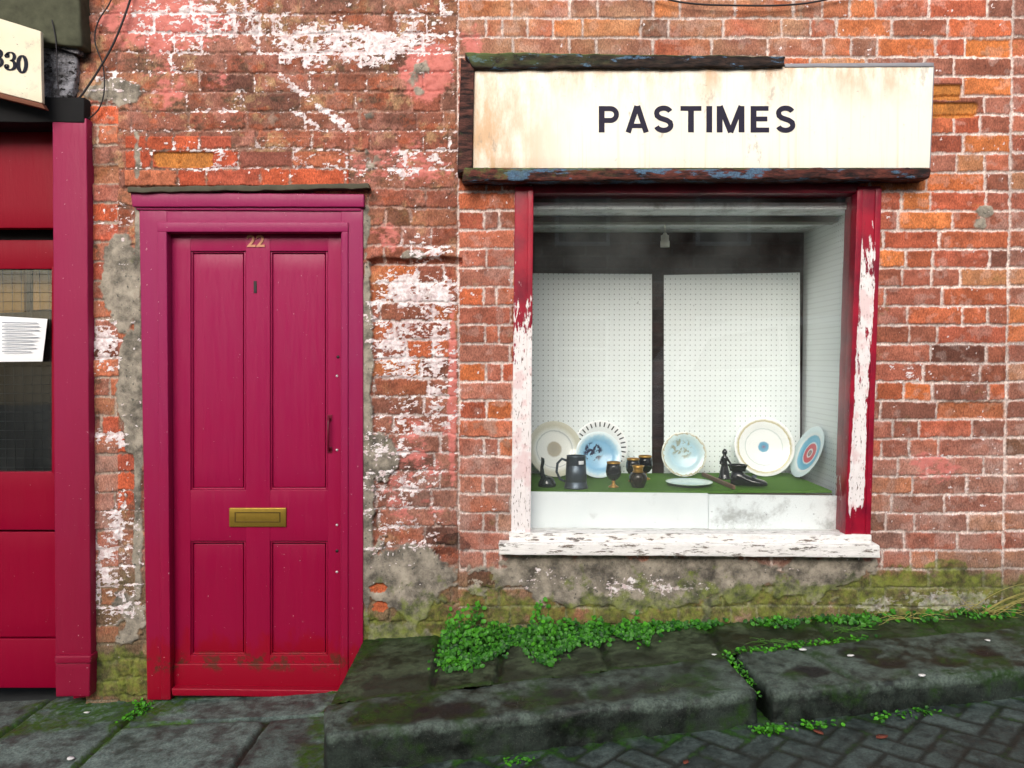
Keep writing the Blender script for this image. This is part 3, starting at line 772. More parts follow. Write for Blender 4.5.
    am = sstep(42, 4, gl - PY) * .85 * (PX > 350) + B((780, 592, 100, 11, .8), (930, 590, 100, 26, 1.0), (600, 602, 120, 10, .5), (480, 600, 40, 16, .65), (390, 638, 60, 12, .7), (122, 672, 40, 26, 1.5), (950, 566, 60, 8, .75), (690, 590, 200, 22, .42), (420, 600, 40, 30, .4))
    mo = sstep(-.10, .22, nM - (1 - am)) * .80
    # ---- relief (metres out of the wall)
    tilt = (r1 - .5) * .004 + (r2 - .5) * .003
    rough_ = np.where(sec == 0, .0055, .003)
    rec = np.where(sec == 0, .006, .0055) * (.55 + .9 * fbm(X, Z, 5, 90))
    h = brick * (tilt + rough_ * (f1 - .5) * 2) - (1 - brick) * rec * (1 - .55 * smear) + .0012 * (f2 - .5)
    spall = (r3 > .955) & (sec >= 1) & (PY < 560)
    h = np.where(spall, h - brick * (.006 + .012 * f1), h); col = np.where(spall[..., None], col * .75 + .25 * np.array(srgb(196, 120, 50)[:3]), col)
    for (sx, sy, rx, ry) in ((945, 92, 17, 8), (951, 110, 27, 8), (184, 160, 30, 8)):
        q = ((PX - sx) / rx) ** 6 + ((PY - sy) / ry) ** 6 + 1.2 * (f1 - .5)
        m_ = sstep(1.05, .8, q); h = h - m_ * (.010 + .010 * (f1 - .3)); wh = wh * (1 - m_); col = col * (1 - m_[..., None]) + m_[..., None] * np.array(srgb(178, 116, 58)[:3]) * (.5 + 1. * f1[..., None])
    # broken ledge across the pier
    cy = 262 + 8 * (fbm(X * 0 + X, Z * 0, 9, 95) - .5)
    lm = ((PX > 366) & (PX < 462)); led = sstep(4.5, 1.5, np.abs(PY - cy)) * lm
    h = h - led * .03; h = h - lm * sstep(cy, cy + 2, PY) * .010 * (PY < 560)
    h = h + lm * sstep(cy - 14, cy - 3, PY) * sstep(cy, cy - 2, PY) * .012 * rank(f1)
    # the bright courses over the door stand a little proud
    hb = ((PX > 126) & (PX < 349) & (PY > 137) & (PY < 186)); h = h + hb * .010
    ce_h = .004 + .006 * (fbm(X, Z, 6, 97) - .35) + .003 * (fbm(X, Z, 40, 98) - .5)
    h = h * (1 - ce) + np.maximum(ce_h, h * .5) * ce
    h = h + wh * .0008 + pk * .0012 + mo * .003 * f2
    h = h + .006 * wob
    # holes for door and window
    def inside(a, b_, c, d_, gx, gz): return (gx > a) & (gx < b_) & (gz > c) & (gz < d_)
    CX, CZ = (X[:-1, :-1] + X[1:, 1:]) / 2, (Z[:-1, :-1] + Z[1:, 1:]) / 2
    keep = ~inside(W(150, 300).x, W(354, 300).x, -1, W(250, 198).z, CX, CZ) & ~inside(W(521, 300).x, W(864, 300).x, W(600, 548).z, W(600, 186).z, CX, CZ)
    P = np.stack([X, -h, Z], -1)
    one = np.ones_like(X)
    return grid_object('wall', P, keep, MW, {'brick': np.concatenate([np.clip(col, 0, 1), one[..., None]], -1), 'layers': np.stack([wh, pk, ce, mo], -1)}, parent=house, base=tuple(BASE))
build_wall()
# brick body behind the skin, so that the wall has a thickness and carries on past the picture
b = MB()
zt = 3.42
wl, wr, wb, wt = W(512, 300).x, W(876, 300).x, W(600, 553).z, W(600, 183).z
dl, dr_, dt = W(139, 300).x, W(364, 300).x, W(250, 186).z
for (x0, x1, z0, z1) in ((-1.85, dl, -.1, zt), (dl, dr_, dt, zt), (dr_, wl, -.1, zt), (wl, wr, -.1, wb), (wl, wr, wt, zt), (wr, 3.14, -.1, zt)):
    b.box((x0, .045, z0), (x1, .24, z1), .002, 2.)
b.build('wall_core', M_IBRICK, house)

# ---- door frame
fr = MB()
fr.board([(139, 207), (167, 207), (171, 700), (147, 700)], -.012, .09, .004, .06, .0006)
fr.board([(341, 207), (363, 207), (363, 700), (340, 700)], -.012, .09, .004, .06, .0006)
fr.board([(166, 208), (342, 208), (342, 233), (166, 233)], -.010, .09, .004, .06, .0006)
fr.board([(157, 222), (166.5, 222), (170.5, 700), (161, 700)], -.020, .05, .004, .06, .0005)      # inner beads
fr.board([(341.5, 222), (348, 222), (348, 700), (341, 700)], -.020, .05, .004, .06, .0005)
fr.board([(157, 222), (348, 222), (348, 232), (157, 232)], -.0215, .05, .004, .06, .0005)
frame = sharp(fr.build('door_frame', M_FRAME, house))
hd = MB(); hd.board([(130, 192), (364, 194), (364, 207), (132, 207)], -.030, .12, .006, .06, .001)
hd.board([(136, 206), (361, 206), (361, 211), (136, 210)], -.019, .09, .004, .06, .0008)
sharp(hd.build('cornice', M_FRAME, frame))
b = MB(); b.board([(127, 187), (368, 183), (370, 188), (127, 192.5)], -.046, .10, .003, .012, .0045, 16)
b.build('lead_flashing', M_LEAD, frame)

# ---- door
YD = .030     # face of stiles
d = MB()
def dq(x0, x1, y0, y1, y, dep, r=.003, mb=d): mb.board([(x0, y0), (x1, y0), (x1, y1), (x0, y1)], y, dep, r, .08, .0004)
for (x0, x1, y0, y1) in ((168, 190.5, 232, 694), (246, 270, 232, 694), (328, 341.5, 232, 694)): dq(x0, x1, y0, y1, YD, .045, .0015)
for (x0, x1) in ((190, 246.5), (269.5, 328.5)):
    for (y0, y1) in ((232, 251), (490, 541), (655, 694)): dq(x0, x1, y0, y1, YD + .0012, .043, .0015)
dq(190, 329, 248, 660, YD + .03, .012, .002)
door = sharp(d.build('front_door', M_DOOR, house))
for (x0, x1, y0, y1) in ((190.5, 246, 251, 490), (270, 328, 251, 490), (190.5, 246, 541, 655), (270, 328, 541, 655)):
    pm = MB(); t = 2.2
    for (a, b_, c, e) in ((x0, x0 + t, y0, y1), (x1 - t, x1, y0, y1)): dq(a, b_, c, e, YD + .009, .022, .0035, pm)
    for (c, e) in ((y0, y0 + t), (y1 - t, y1)): dq(x0, x1, c, e, YD + .0105, .022, .0035, pm)
    dq(x0 + t + .6, x1 - t - .6, y0 + t + .6, y1 - t - .6, YD + .019, .02, .003, pm)
    sharp(pm.build('panel', M_DOOR, door))
lb = MB(); dq(229, 286, 508, 527, YD - .007, .012, .003, lb); lp = sharp(lb.build('letterbox', M_BRASS, door))
lb = MB()
for (a, b_, c, e) in ((234.5, 280.5, 512, 513.2), (234.5, 280.5, 521.4, 522.6), (234.5, 236, 513, 522), (279, 280.5, 513, 522)): dq(a, b_, c, e, YD - .0082, .003, .0005, lb)
# (the slot's dark outline belongs to the letterbox flap)
lo_ = lb.build('letterbox_slot', M_BRASSD, door)
wb_ = MB(); wb_.board([(171, 664), (341, 664), (341, 688), (172, 688)], YD - .012, .03, .004, .05, .0012); sharp(wb_.build('kick_board', M_DOOR, door))
wb_ = MB(); wb_.board([(171, 688.5), (339, 690.5), (339, 698), (172, 696)], YD - .05, .08, .005, .04, .0012); sharp(wb_.build('weather_bar', M_DOOR, door))
kb = MB(); dq(253.6, 256.6, 281, 293, YD - .003, .01, .001, kb); kb.build('keyhole', M_BLACK, door)
hb = MB(); p0, p1 = W(329.5, 418, YD), W(329.5, 450, YD)
hb.tube([p0 + Vector((0, 0, 0)), p0 + Vector((0, -.02, -.006)), p0 + Vector((0, -.026, -.02)), p1 + Vector((0, -.026, .02)), p1 + Vector((0, -.02, .006)), p1], .0055, 8)
hb.board([(327, 415), (332, 415), (332, 421), (327, 421)], YD - .004, .008, .001); hb.board([(327, 447), (332, 447), (332, 453), (327, 453)], YD - .004, .008, .001)
hb.build('pull_handle', M_MAROON, door)
for (sx, sy) in ((337, 376), (337, 450), (337, 525), (337, 572)):
    sb_ = MB(); c = W(sx, sy, YD); sb_.lathe([(0.0, .0045), (.004, .0035), (.006, 0), (.006, -.004)], 12, Matrix.Translation(c) @ Matrix.Rotation(R(90), 4, 'X'))
    sb_.build('bolt_head', M_STEEL, door)
for (sx, sy) in ((338, 357), (337, 551)):
    sb_ = MB(); c = W(sx, sy, YD); sb_.lathe([(0.0, .0015), (.007, .001), (.008, -.003)], 12, Matrix.Translation(c) @ Matrix.Rotation(R(90), 4, 'X')); sb_.build('bolt_hole', M_BLACK, door)

# ---- lettering
def text_mb(txt, tl, br, y, depth=.004, bold=.0, space=1.0):
    cu = bpy.data.curves.new('lettering', 'FONT'); cu.body = txt; cu.size = 1; cu.extrude = .02; cu.offset = bold; cu.space_character = space
    cu.resolution_u = 6
    o = bpy.data.objects.new('lettering', cu); COL.objects.link(o)
    bpy.context.view_layer.update()
    me = bpy.data.meshes.new_from_object(o.evaluated_get(bpy.context.evaluated_depsgraph_get()))
    bpy.data.objects.remove(o); bpy.data.curves.remove(cu)
    V = np.array([v.co[:] for v in me.vertices]); F_ = [tuple(p.vertices) for p in me.polygons]
    lo, hi = V.min(0), V.max(0); a, b_ = W(*tl, y), W(*br, y)
    b = MB(); vs = []
    for v in V:
        t = (v - lo) / (hi - lo); vs.append((a.x + (b_.x - a.x) * t[0], y - depth * t[2], b_.z + (a.z - b_.z) * t[1]))
    bpy.data.meshes.remove(me)
    return b.add(vs, F_, False)
for tx, x0, x1 in (('2', 247, 255.8), ('2', 256.2, 265)):
    text_mb(tx, (x0, 235), (x1, 247), YD, .004, .02).build('number', M_GOLDRED, door)

# ---- shop window
wf = MB()
b = MB(); b.board([(515, 186), (533, 186), (530, 540), (511, 540)], -.012, .13, .004, .04, .0012); b.board([(528, 190), (533.5, 190), (530.5, 540), (525, 540)], -.019, .06, .003, .04, .0008)
fl = MB()
head = MB(); head.board([(532, 183), (860, 183), (860, 193), (532, 193)], -.004, .13, .004, .05, .001)
wframe = sharp(head.build('window_frame', M_WINH, house))
sharp(b.build('jamb', M_WINL, wframe))
b = MB(); b.board([(858, 186), (881, 186), (869, 543), (845.5, 543)], -.012, .13, .004, .04, .0012); b.board([(857.5, 190), (863.5, 190), (851.5, 541), (845, 541)], -.021, .06, .003, .04, .0008)
b.board([(876, 188), (882, 188), (870.5, 543), (865.5, 543)], -.018, .06, .003, .04, .001)
sharp(b.build('jamb', M_WINR, wframe))
b = MB(); b.board([(499, 543), (880, 545), (881, 558), (499, 555)], -.062, .13, .005, .012, .0022, 12)
b.board([(509, 533), (872, 535), (872, 545), (509, 544)], -.03, .12, .004, .012, .0016, 14)
sharp(b.build('sill', M_SILL, wframe))
b = MB(); b.board([(528, 188), (862, 188), (852, 540), (526, 540)], .034, .005, .001, .5)
b.build('pane', M_GLASS, wframe)

# ---- shop interior seen through the window
YB = .74
cb = W(801, 232.5, YB); xr = cb.x; zc = cb.z
xl = W(470, 300, .4).x - .3; zf = .68
b = MB(); b.box((xl - .6, YB, zf - .4), (xr + .35, YB + .05, zc + .35), .002, 1.); b.build('back_wall', M_IBRICK, house)
b = MB(); b.box((xl, .10, zc), (xr + .30, YB - .002, zc + .03), .002, .5)
for k in range(3): b.box((xl, .28 + .15 * k, zc - .006), (xr + .28, .284 + .15 * k, zc + .002), .001, .5)
b.build('ceiling', M_CEIL, house)
b = MB(); b.box((xl, .135, zc + .01), (xr + .26, .20, zc + .10), .004, .3); b.box((xl, .26, zc - .028), (xr, .335, zc - .004), .003, .3); b.build('beam', M_BEAM, house)
b = MB(); p0, p1 = W(801.5, 232, YB), W(850, 232, .12)
def sidep(u, v, w):
    t = u / .64; return Vector((p1.x + .012 + (p0.x - p1.x) * t + w, .125 + u * .96, .74 + v))
b.rbox((.64, zc - .74, .012), sidep, .002, .2, flat=True); b.build('side_panel', M_PEG, house)
b = MB(); b.box((xl - .02, .12, zf - .2), (xl, YB, zc + .2), .002, .5); b.box((xl, .1, zf - .03), (xr + .3, YB, zf), .002, .5); b.build('window_bed', M_BEAM, house)

def pegboard(q, y, label):
    b = MB(); b.board(q, y, .006, .001, .3)
    c = W((q[2][0] + q[3][0]) / 2, q[2][1], y)
    return tag(b.build('pegboard', M_PEG, base=(c.x, c.y, c.z)), label, 'pegboard', 'white pegboards standing in the shop window')
pegboard([(510, 273), (652, 274), (652, 482), (510, 482)], .69, 'white pegboard behind the tankard, left of the dark gap')
pegboard([(664, 275), (800, 272.5), (800, 482), (664, 482)], .69, 'white pegboard behind the big crested plate, right of the dark gap')

# bulb holder
c = W(665, 232, .42); lamp = empty('bulb_holder', (c.x, c.y, W(665, 247, .42).z), 'small cream bulb holder hanging from the window ceiling on a short flex', 'light fitting')
b = MB(); z1, z0 = W(665, 233, .42).z, W(665, 247, .42).z
b.lathe([(0, z1), (.008, z1), (.011, z1 - .008), (.019, z1 - .012), (.019, z0 + .03), (.022, z0 + .028), (.022, z0), (.017, z0), (.017, z0 + .02), (0, z0 + .02)], 20, Matrix.Translation((c.x, c.y, 0))); b.build('holder', M_BULB, lamp)
b = MB(); b.tube([(c.x, c.y, z1 - .002), (c.x, c.y, zc + .001)], .003, 6); b.build('flex', M_BULB, lamp)

# display shelf
YS = .115
zs_ = W(600, 491, YS).z
shelf = empty('display_shelf', (W(690, 500, YS).x, .4, .70), 'low display shelf with green baize top and white stained front boards in the shop window', 'shelf')
xa, xm, xb = xl + .02, W(733, 493, YS).x, W(832, 494, YS).x
b = MB(); b.box((xa, YS, zs_ - .012), (xm + .02, .68, zs_), .002, .3); b.build('baize_board', M_FELT, shelf)
b = MB()
def fb(u, v, w):
    x = xm + u * 1.0; 
    return Vector((x + (-.17 * (w / .565)) * (1 - u / (xb - xm)) + .0 , YS + w, zs_ - .014 + v + .004))
b.rbox((xb - xm, .012, .565), fb, .002, .1); b.build('baize_board', M_FELT, shelf)
b = MB(); b.box((xa, YS - .004, zs_ - .018), (xb, YS + .01, zs_ - .0125), .001, .3); b.build('board_edge', M_EDGE, shelf)
b = MB(); b.board([(500, 491.5), (708, 493.5), (708, 533), (500, 533)], .10, .012, .001, .3); b.build('front_board', M_BRD1, shelf)
b = MB(); b.board([(708.5, 494.5), (840, 496), (840, 534), (708.5, 534)], .097, .012, .001, .3); b.build('front_board', M_BRD2, shelf)
# batten lying across the joint
pA, pB = W(703, 471, .55), W(734, 494, .13)
b = MB(); L = math.hypot(pB.x - pA.x, .42)
dirv = (Vector((pB.x, .13, 0)) - Vector((pA.x, .55, 0))).normalized(); nrm = Vector((-dirv.y, dirv.x, 0))
b.rbox((L, .018, .014), lambda u, v, w: Vector((pA.x, .55, zs_ + .0045)) + dirv * u + nrm * (w - .007) + Vector((0, 0, v)), .002, .1)
tag(b.build('wooden_batten', plain('brown_batten', srgb(120, 92, 72), .7), base=(pA.x, .55, zs_ + .0045)), 'thin brown wooden batten lying across the green shelf', 'batten')

# ---- china and ornaments
def plate_prof(Rd, dep=.022):
    t = .004
    return [(0, t), (Rd * .55, t), (Rd * .64, t + .003), (Rd * .72, dep * .6), (Rd * .98, dep), (Rd, dep - .001), (Rd * .985, dep - t), (Rd * .72, dep * .6 - t), (Rd * .62, 0), (Rd * .55, -.003), (0, -.002)]
def standing_plate(cx, cy, rpx, y, mat, label, lean=12, yaw=0, sx=1.0, rim=None, rest=True):
    """plate on edge, leaning back: face towards the street"""
    c = W(cx, cy, y); Rd = rpx / F * (y + 3.45)
    loc = Vector((c.x, y, zs_ + .002 + Rd * math.cos(R(lean)) + .002))
    M = Matrix.Translation(loc) @ Matrix.Rotation(R(yaw), 4, 'Z') @ Matrix.Rotation(R(90 - lean), 4, 'X')
    b = MB(); b.lathe(plate_prof(Rd), 56)
    if rim: rim(b, Rd)
    o = b.build('plate', mat, base=(0, 0, 0)); o.matrix_basis = M
    return sharp(tag(o, label, 'plate', 'china plates in the shop window'), 60)
white = srgb(250, 251, 250); ivory = srgb(240, 238, 226)
mp1 = mat_rings('cream_crested_china', [(0, srgb(176, 168, 150)), (.034, srgb(190, 180, 160)), (.042, srgb(246, 245, 238)), (.088, srgb(246, 246, 240)), (.092, srgb(196, 200, 198)), (.097, srgb(246, 246, 240)), (.118, srgb(214, 210, 190))], .012)
mp2 = mat_rings('white_lattice_china', [(0, white), (.12, white)])
mp3 = mat_rings('blue_ship_china', [(0, srgb(150, 192, 216)), (.07, srgb(140, 190, 224)), (.092, srgb(176, 214, 234)), (.105, srgb(222, 236, 240))], .03, ((-.025, .015), .055, srgb(52, 56, 78), 34, .47))
mp4 = mat_rings('pale_blue_scene_china', [(0, srgb(202, 224, 226)), (.06, srgb(178, 212, 226)), (.1, srgb(214, 232, 232)), (.103, srgb(170, 156, 120)), (.11, srgb(226, 230, 220))], .03, ((-.01, .03), .06, srgb(160, 166, 150), 45, .5))
mp5 = mat_rings('white_blue_centre_china', [(0, srgb(150, 120, 140)), (.012, srgb(108, 164, 196)), (.024, srgb(120, 176, 204)), (.029, white), (.088, white), (.091, srgb(206, 216, 214)), (.095, white), (.124, white), (.128, srgb(196, 182, 130)), (.14, white)], .010)
mp6 = mat_rings('blue_red_ring_china', [(0, srgb(196, 160, 140)), (.014, srgb(120, 90, 110)), (.02, srgb(236, 238, 238)), (.027, srgb(204, 82, 92)), (.05, srgb(206, 92, 104)), (.054, srgb(226, 236, 240)), (.062, srgb(98, 172, 208)), (.09, srgb(122, 188, 216)), (.096, srgb(236, 242, 242)), (.11, srgb(214, 232, 236))], .006)
mp7 = mat_rings('pale_green_china', [(0, srgb(196, 222, 214)), (.1, srgb(214, 232, 226)), (.12, srgb(190, 214, 208))])
standing_plate(554, 447, 28, .54, mp1, 'cream plate with a fine gold crest, leaning at the left end of the shelf', 14, 14)
def rim_slot_shades(o, Rd):  # dark bars on the solid rim, painted as the shade behind pierced slots
    b = MB(); n = 32
    for k in range(n):
        t = 2 * math.pi * k / n; ca, sa_ = math.cos(t), math.sin(t)
        def fn(u, v, w, ca=ca, sa_=sa_):
            r = Rd * .77 + u; q = v - .003
            return Vector((r * ca - q * sa_, r * sa_ + q * ca, .0145 + w + u * .34))
        b.rbox((Rd * .17, .0062, .002), fn, .0006, .02)
    c = b.build('rim_slot_shade', plain('painted_slot_shade', srgb(58, 62, 64), .6), base=(0, 0, 0)); c.parent = o
po = standing_plate(600, 446, 27.0, .62, mp2, 'white plate with a lattice rim, its slots painted dark, behind the blue ship plate', 10, 4); rim_slot_shades(po, 27.0 / F * 4.07)
standing_plate(598, 457, 23.2, .50, mp3, 'blue plate painted with a dark sailing ship, in front of the lattice plate', 14, 3)
standing_plate(683.5, 453, 22.4, .54, mp4, 'pale blue scene plate with a gilt edge, standing before the dark gap', 12, -3)
standing_plate(763.5, 446.5, 29.6, .56, mp5, 'large white plate with a small blue crest at its centre', 12, -4)
standing_plate(810.5, 457, 27.5, .47, mp6, 'blue and white plate with a red ring, turned sideways at the right end', 24, -84)
b = MB(); b.lathe(plate_prof(.108, .016), 48)
o = b.build('plate', mp7); o.location = (W(689, 482, .27).x, .27, zs_ + .004)
sharp(tag(o, 'pale green plate lying flat on the baize', 'plate', 'china plates in the shop window'), 60)

M_BLKGL = plain('black_glaze', srgb(20, 22, 26), .12, 0, .6, .3); M_PEW = plain('dark_pewter', srgb(86, 96, 106), .38, .7, .5, .3)
M_GILT = plain('gilt_band', srgb(196, 150, 74), .3, .7); M_LABEL = plain('white_sticker', srgb(240, 242, 244), .7)
M_DKGRN = plain('dark_green_glass', srgb(22, 32, 30), .12, 0, .6)
# tankard
c = W(576, 483, .20); t0 = empty('tankard', (c.x, .20, zs_), 'dark pewter tankard with a side handle and a white sticker', 'tankard')
s_ = .0046 / 1.0
hT = W(576, 455.5, .20).z - zs_
b = MB(); b.lathe([(0, .004), (.05, .004), (.054, 0), (.055, .006), (.051, .012), (.049, .03), (.0475, .031), (.049, .033), (.046, hT * .7), (.044, hT * .71), (.0455, hT * .73), (.043, hT - .004), (.044, hT), (.041, hT), (.040, .02), (0, .015)], 40, Matrix.Translation((c.x, .20, zs_)))
b.build('body', M_PEW, t0)
b = MB(); hx = c.x - .043
b.tube([(hx + .002, .20, zs_ + hT * .84), (hx - .022, .20, zs_ + hT * .90), (hx - .042, .20, zs_ + hT * .76), (hx - .046, .20, zs_ + hT * .5), (hx - .03, .20, zs_ + hT * .27), (hx - .005, .20, zs_ + hT * .2)], [.006, .006, .006, .006, .0055, .005], 10); b.build('handle', M_PEW, t0)
b = MB(); b.rbox((.024, .016, .002), lambda u, v, w: Vector((c.x + .008 + u, .20 - .0475 + w + (u / .024) ** 2 * .008, zs_ + hT * .76 + v)), .0005, .008); b.build('sticker', M_LABEL, t0)
# goblets
def goblet(px, by, y, h, label, fat=1.0):
    x = W(px, by, y).x; k = h / .12
    g = empty('goblet', (x, y, zs_), label, 'goblet', 'black and gilt goblets on the shelf')
    T = Matrix.Translation((x, y, zs_)) @ Matrix.Diagonal((k * fat, k * fat, k, 1))
    b = MB(); b.lathe([(0, .030), (.008, .031), (.024, .040), (.036, .056), (.040, .075), (.037, .098), (.033, .112), (.031, .112), (.035, .095), (.037, .075), (.03, .055), (0, .044)], 32, T); b.build('bowl', M_BLKGL, g)
    b = MB(); b.lathe([(0, .002), (.024, .002), (.026, 0), (.026, .005), (.012, .012), (.008, .020), (.010, .026), (.008, .030), (0, .0305)], 28, T); b.build('stem', M_GILT, g)
    b = MB(); b.lathe([(.0335, .1115), (.0352, .1135), (.0345, .119), (.0325, .120), (.031, .113)], 32, T); b.build('rim', M_GILT, g)
goblet(613.5, 482, .22, .118, 'black goblet with gilt foot standing alone before the ship plate', .92)
goblet(633, 478, .40, .112, 'black goblet behind and left of the small gilt jug', .95)
goblet(645, 478, .46, .118, 'black goblet behind and right of the small gilt jug, beside the dark gap', .95)
# small gilt jug in front
x = W(638, 482, .22).x; g = empty('jug', (x, .22, zs_), 'small black jug with a gilt neck in front of two goblets', 'jug')
T = Matrix.Translation((x, .22, zs_))
b = MB(); b.lathe([(0, .002), (.026, .002), (.028, 0), (.030, .006), (.040, .03), (.041, .05), (.032, .066), (.026, .070), (0, .066)], 32, T); b.build('body', plain('bronze_glaze', srgb(44, 38, 28), .2, .2, .5), g)
b = MB(); b.lathe([(.026, .0705), (.022, .078), (.023, .09), (.029, .1), (.027, .1), (.02, .09), (.019, .078), (.022, .071)], 32, T); b.build('neck', M_GILT, g)
# dark bird-necked ornament
x = W(547, 481, .24).x; g0 = MB()
T = Matrix.Translation((x, .24, zs_))
g0.lathe([(0, .001), (.034, 0), (.037, .006), (.034, .02), (.027, .036), (.016, .046), (0, .05)], 26, T, 1.15)
g0.tube([(x - .012, .24, zs_ + .03), (x - .022, .24, zs_ + .06), (x - .024, .24, zs_ + .09), (x - .019, .24, zs_ + .115), (x - .02, .24, zs_ + .128), (x - .026, .238, zs_ + .136)], [.016, .011, .008, .0085, .008, .002], 12)
tag(g0.build('bird_ornament', M_DKGRN, base=(x, .24, zs_)), 'dark green glass bird ornament with an upright neck beside the tankard', 'ornament')
# tall dark figurine
x = W(724.5, 473, .47).x; T = Matrix.Translation((x, .47, zs_)); k = (W(724, 443, .47).z - W(724, 473.5, .47).z) / .15
g0 = MB(); g0.lathe([(0, .001), (.030, 0), (.032, .006), (.027, .012), (.024, .03), (.017, .065), (.012, .085), (.016, .1), (.017, .108), (.009, .116), (.008, .12), (.013, .128), (.0125, .138), (.005, .148), (0, .15)], 28, Matrix.Translation((x, .47, zs_)) @ Matrix.Diagonal((k, k, k, 1)))
g0.tube([Vector((x - .014 * k, .47, zs_ + .1 * k)), Vector((x - .024 * k, .455, zs_ + .08 * k)), Vector((x - .012 * k, .445, zs_ + .07 * k))], [.006, .0055, .004], 8)
g0.tube([Vector((x + .014 * k, .47, zs_ + .1 * k)), Vector((x + .024 * k, .455, zs_ + .08 * k)), Vector((x + .012 * k, .445, zs_ + .07 * k))], [.006, .0055, .004], 8)
tag(g0.build('figurine', M_BLKGL, base=(x, .47, zs_)), 'tall slim black figurine behind the black china shoe', 'figurine')
# black china shoe
def shoe(x, y, L, yaw, label):
    M = Matrix.Translation((x, y, zs_ + .006)) @ Matrix.Rotation(R(yaw), 4, 'Z')
    secs = [(-.5, .020, .055, .0), (-.42, .030, .078, 0), (-.25, .033, .074, 0), (-.08, .031, .052, 0), (.08, .033, .040, 0), (.25, .036, .034, 0), (.40, .030, .028, .001), (.48, .016, .019, .003), (.5, .004, .012, .006)]
    b = MB(); vs = []; fs = []; n = 16
    for (t, wd, hh, z0) in secs:
        for k in range(n):
            a = 2 * math.pi * k / n; yy = math.cos(a) * wd; zz = z0 + (hh - z0) * (.5 + .5 * math.sin(a)) ** .9
            vs.append(M @ Vector((t * L, yy, zz)))
    for i in range(len(secs) - 1):
        for k in range(n): fs.append((i * n + k, i * n + (k + 1) % n, (i + 1) * n + (k + 1) % n, (i + 1) * n + k))
    fs.append(tuple(range(n))); fs.append(tuple(range((len(secs) - 1) * n + n - 1, (len(secs) - 1) * n - 1, -1)))
    b.add(vs, fs)
    e = empty('china_shoe', (x, y, zs_ + .004), label, 'ornament')
    b.build('upper', M_BLKGL, e)
    b = MB(); T = M @ Matrix.Translation((-.31 * L, 0, .068)) @ Matrix.Diagonal((1.45, 1.0, 1, 1))
    b.lathe([(.024, 0), (.026, .012), (.030, .026), (.033, .030), (.029, .030), (.025, .02), (.021, .004), (.0, .002)], 24, T); b.build('collar', M_BLKGL, e)
    b = MB(); T = M @ Matrix.Translation((.14 * L, 0, .040))
    b.lathe([(0, .012), (.008, .010), (.012, .004), (.012, 0)], 14, T); b.build('buckle', M_PEW, e)
shoe(W(749, 489, .22).x, .22, .165, -14, 'black glazed china shoe with a buckle, lying before the large white plate')

# ---- the shop sign
sg = empty('shop_sign', W(703, 175, 0), 'cream shop sign reading PASTIMES in a rotten timber frame above the window', 'sign')
b = MB(); b.board([(474, 68), (933.5, 66), (929.5, 168), (473, 168)], -.062, .02, .002, .05, .0008, 3); sharp(b.build('sign_face', M_SIGN, sg))
b = MB(); b.board([(470, 66), (930, 64), (927, 170), (470, 170)], -.044, .05, .002, .2); b.build('backing', M_EDGE, sg)
b = MB(); b.board([(464, 52), (786, 56), (784, 66.5), (472, 68)], -.085, .095, .006, .012, .005, 15); sharp(b.build('frame_top', M_SWTOP, sg))
b = MB(); b.board([(461, 57), (474.5, 67), (472, 170), (457, 174)], -.080, .09, .005, .014, .0025, 12); sharp(b.build('frame_side', M_SWLEFT, sg))
b = MB(); b.board([(464, 168), (932, 168), (931, 178), (462, 181)], -.092, .10, .007, .011, .0055, 14); sharp(b.build('frame_bottom', M_SWBOT, sg))
b = MB(); b.board([(785, 63.5), (934, 62.5), (934, 66.5), (785, 67)], -.066, .066, .001, .02, .0012, 12); b.board([(929.8, 66), (934.5, 66), (930.5, 168), (926, 168)], -.0605, .06, .001, .04); b.build('metal_edge', M_METAL, sg)
b = MB(); _k = [0]
def ink(pts, wd, closed=False):
    P2 = [Vector(q) for q in pts]; n = len(P2); vs = []; _k[0] += 1; y = -.0632 - .00025 * (_k[0] % 4)
    for i, p in enumerate(P2):
        d1 = (P2[i] - P2[i - 1]).normalized() if i else (P2[1] - P2[0]).normalized(); d2 = (P2[i + 1] - P2[i]).normalized() if i < n - 1 else d1
        d_ = (d1 + d2).normalized(); nn = Vector((-d_.y, d_.x)) * (wd / 2 / max(.4, d_.dot(d1))); vs += [W(*(p + nn), y), W(*(p - nn), y)]
    m = len(vs); vs += [q + Vector((0, .0025, 0)) for q in vs]; fs = [(0, 1, m + 1, m), (m - 2, 2 * m - 2, 2 * m - 1, m - 1)]
    for i in range(n - 1):
        k = 2 * i; fs += [(k, k + 2, k + 3, k + 1), (m + k, m + k + 1, m + k + 3, m + k + 2), (k, m + k, m + k + 2, k + 2), (k + 1, k + 3, m + k + 3, m + k + 1)]
    b.add(vs, fs, False)
def arc(cx, cy, rx, ry, a0, a1, n=14): return [(cx + rx * math.cos(R(a0 + (a1 - a0) * i / n)), cy + ry * math.sin(R(a0 + (a1 - a0) * i / n))) for i in range(n + 1)]
T_, B_, SW = 106., 132.3, 5.8
H1 = T_ + SW / 2 - .3; Hb = B_ - SW / 2 + .3
def vbar(x): ink([(x, T_), (x, B_)], SW)
def hbar(x0, x1, y, wd=4.8): ink([(x0, y), (x1, y)], wd)
vbar(601.7); ink([(602, 108.5), (610, 108.5)] + arc(610.5, 114.4, 6.0, 5.9, -90, 90) + [(602, 120.3)], 4.9)                 # P
ink([(628.2, B_), (637.0, T_)], 5.3); ink([(646.2, B_), (637.6, T_)], 5.3); hbar(631.5, 643, 125.8, 4.4); ink([(635.2, T_ + 1), (639.4, T_ + 1)], 2.4)   # A
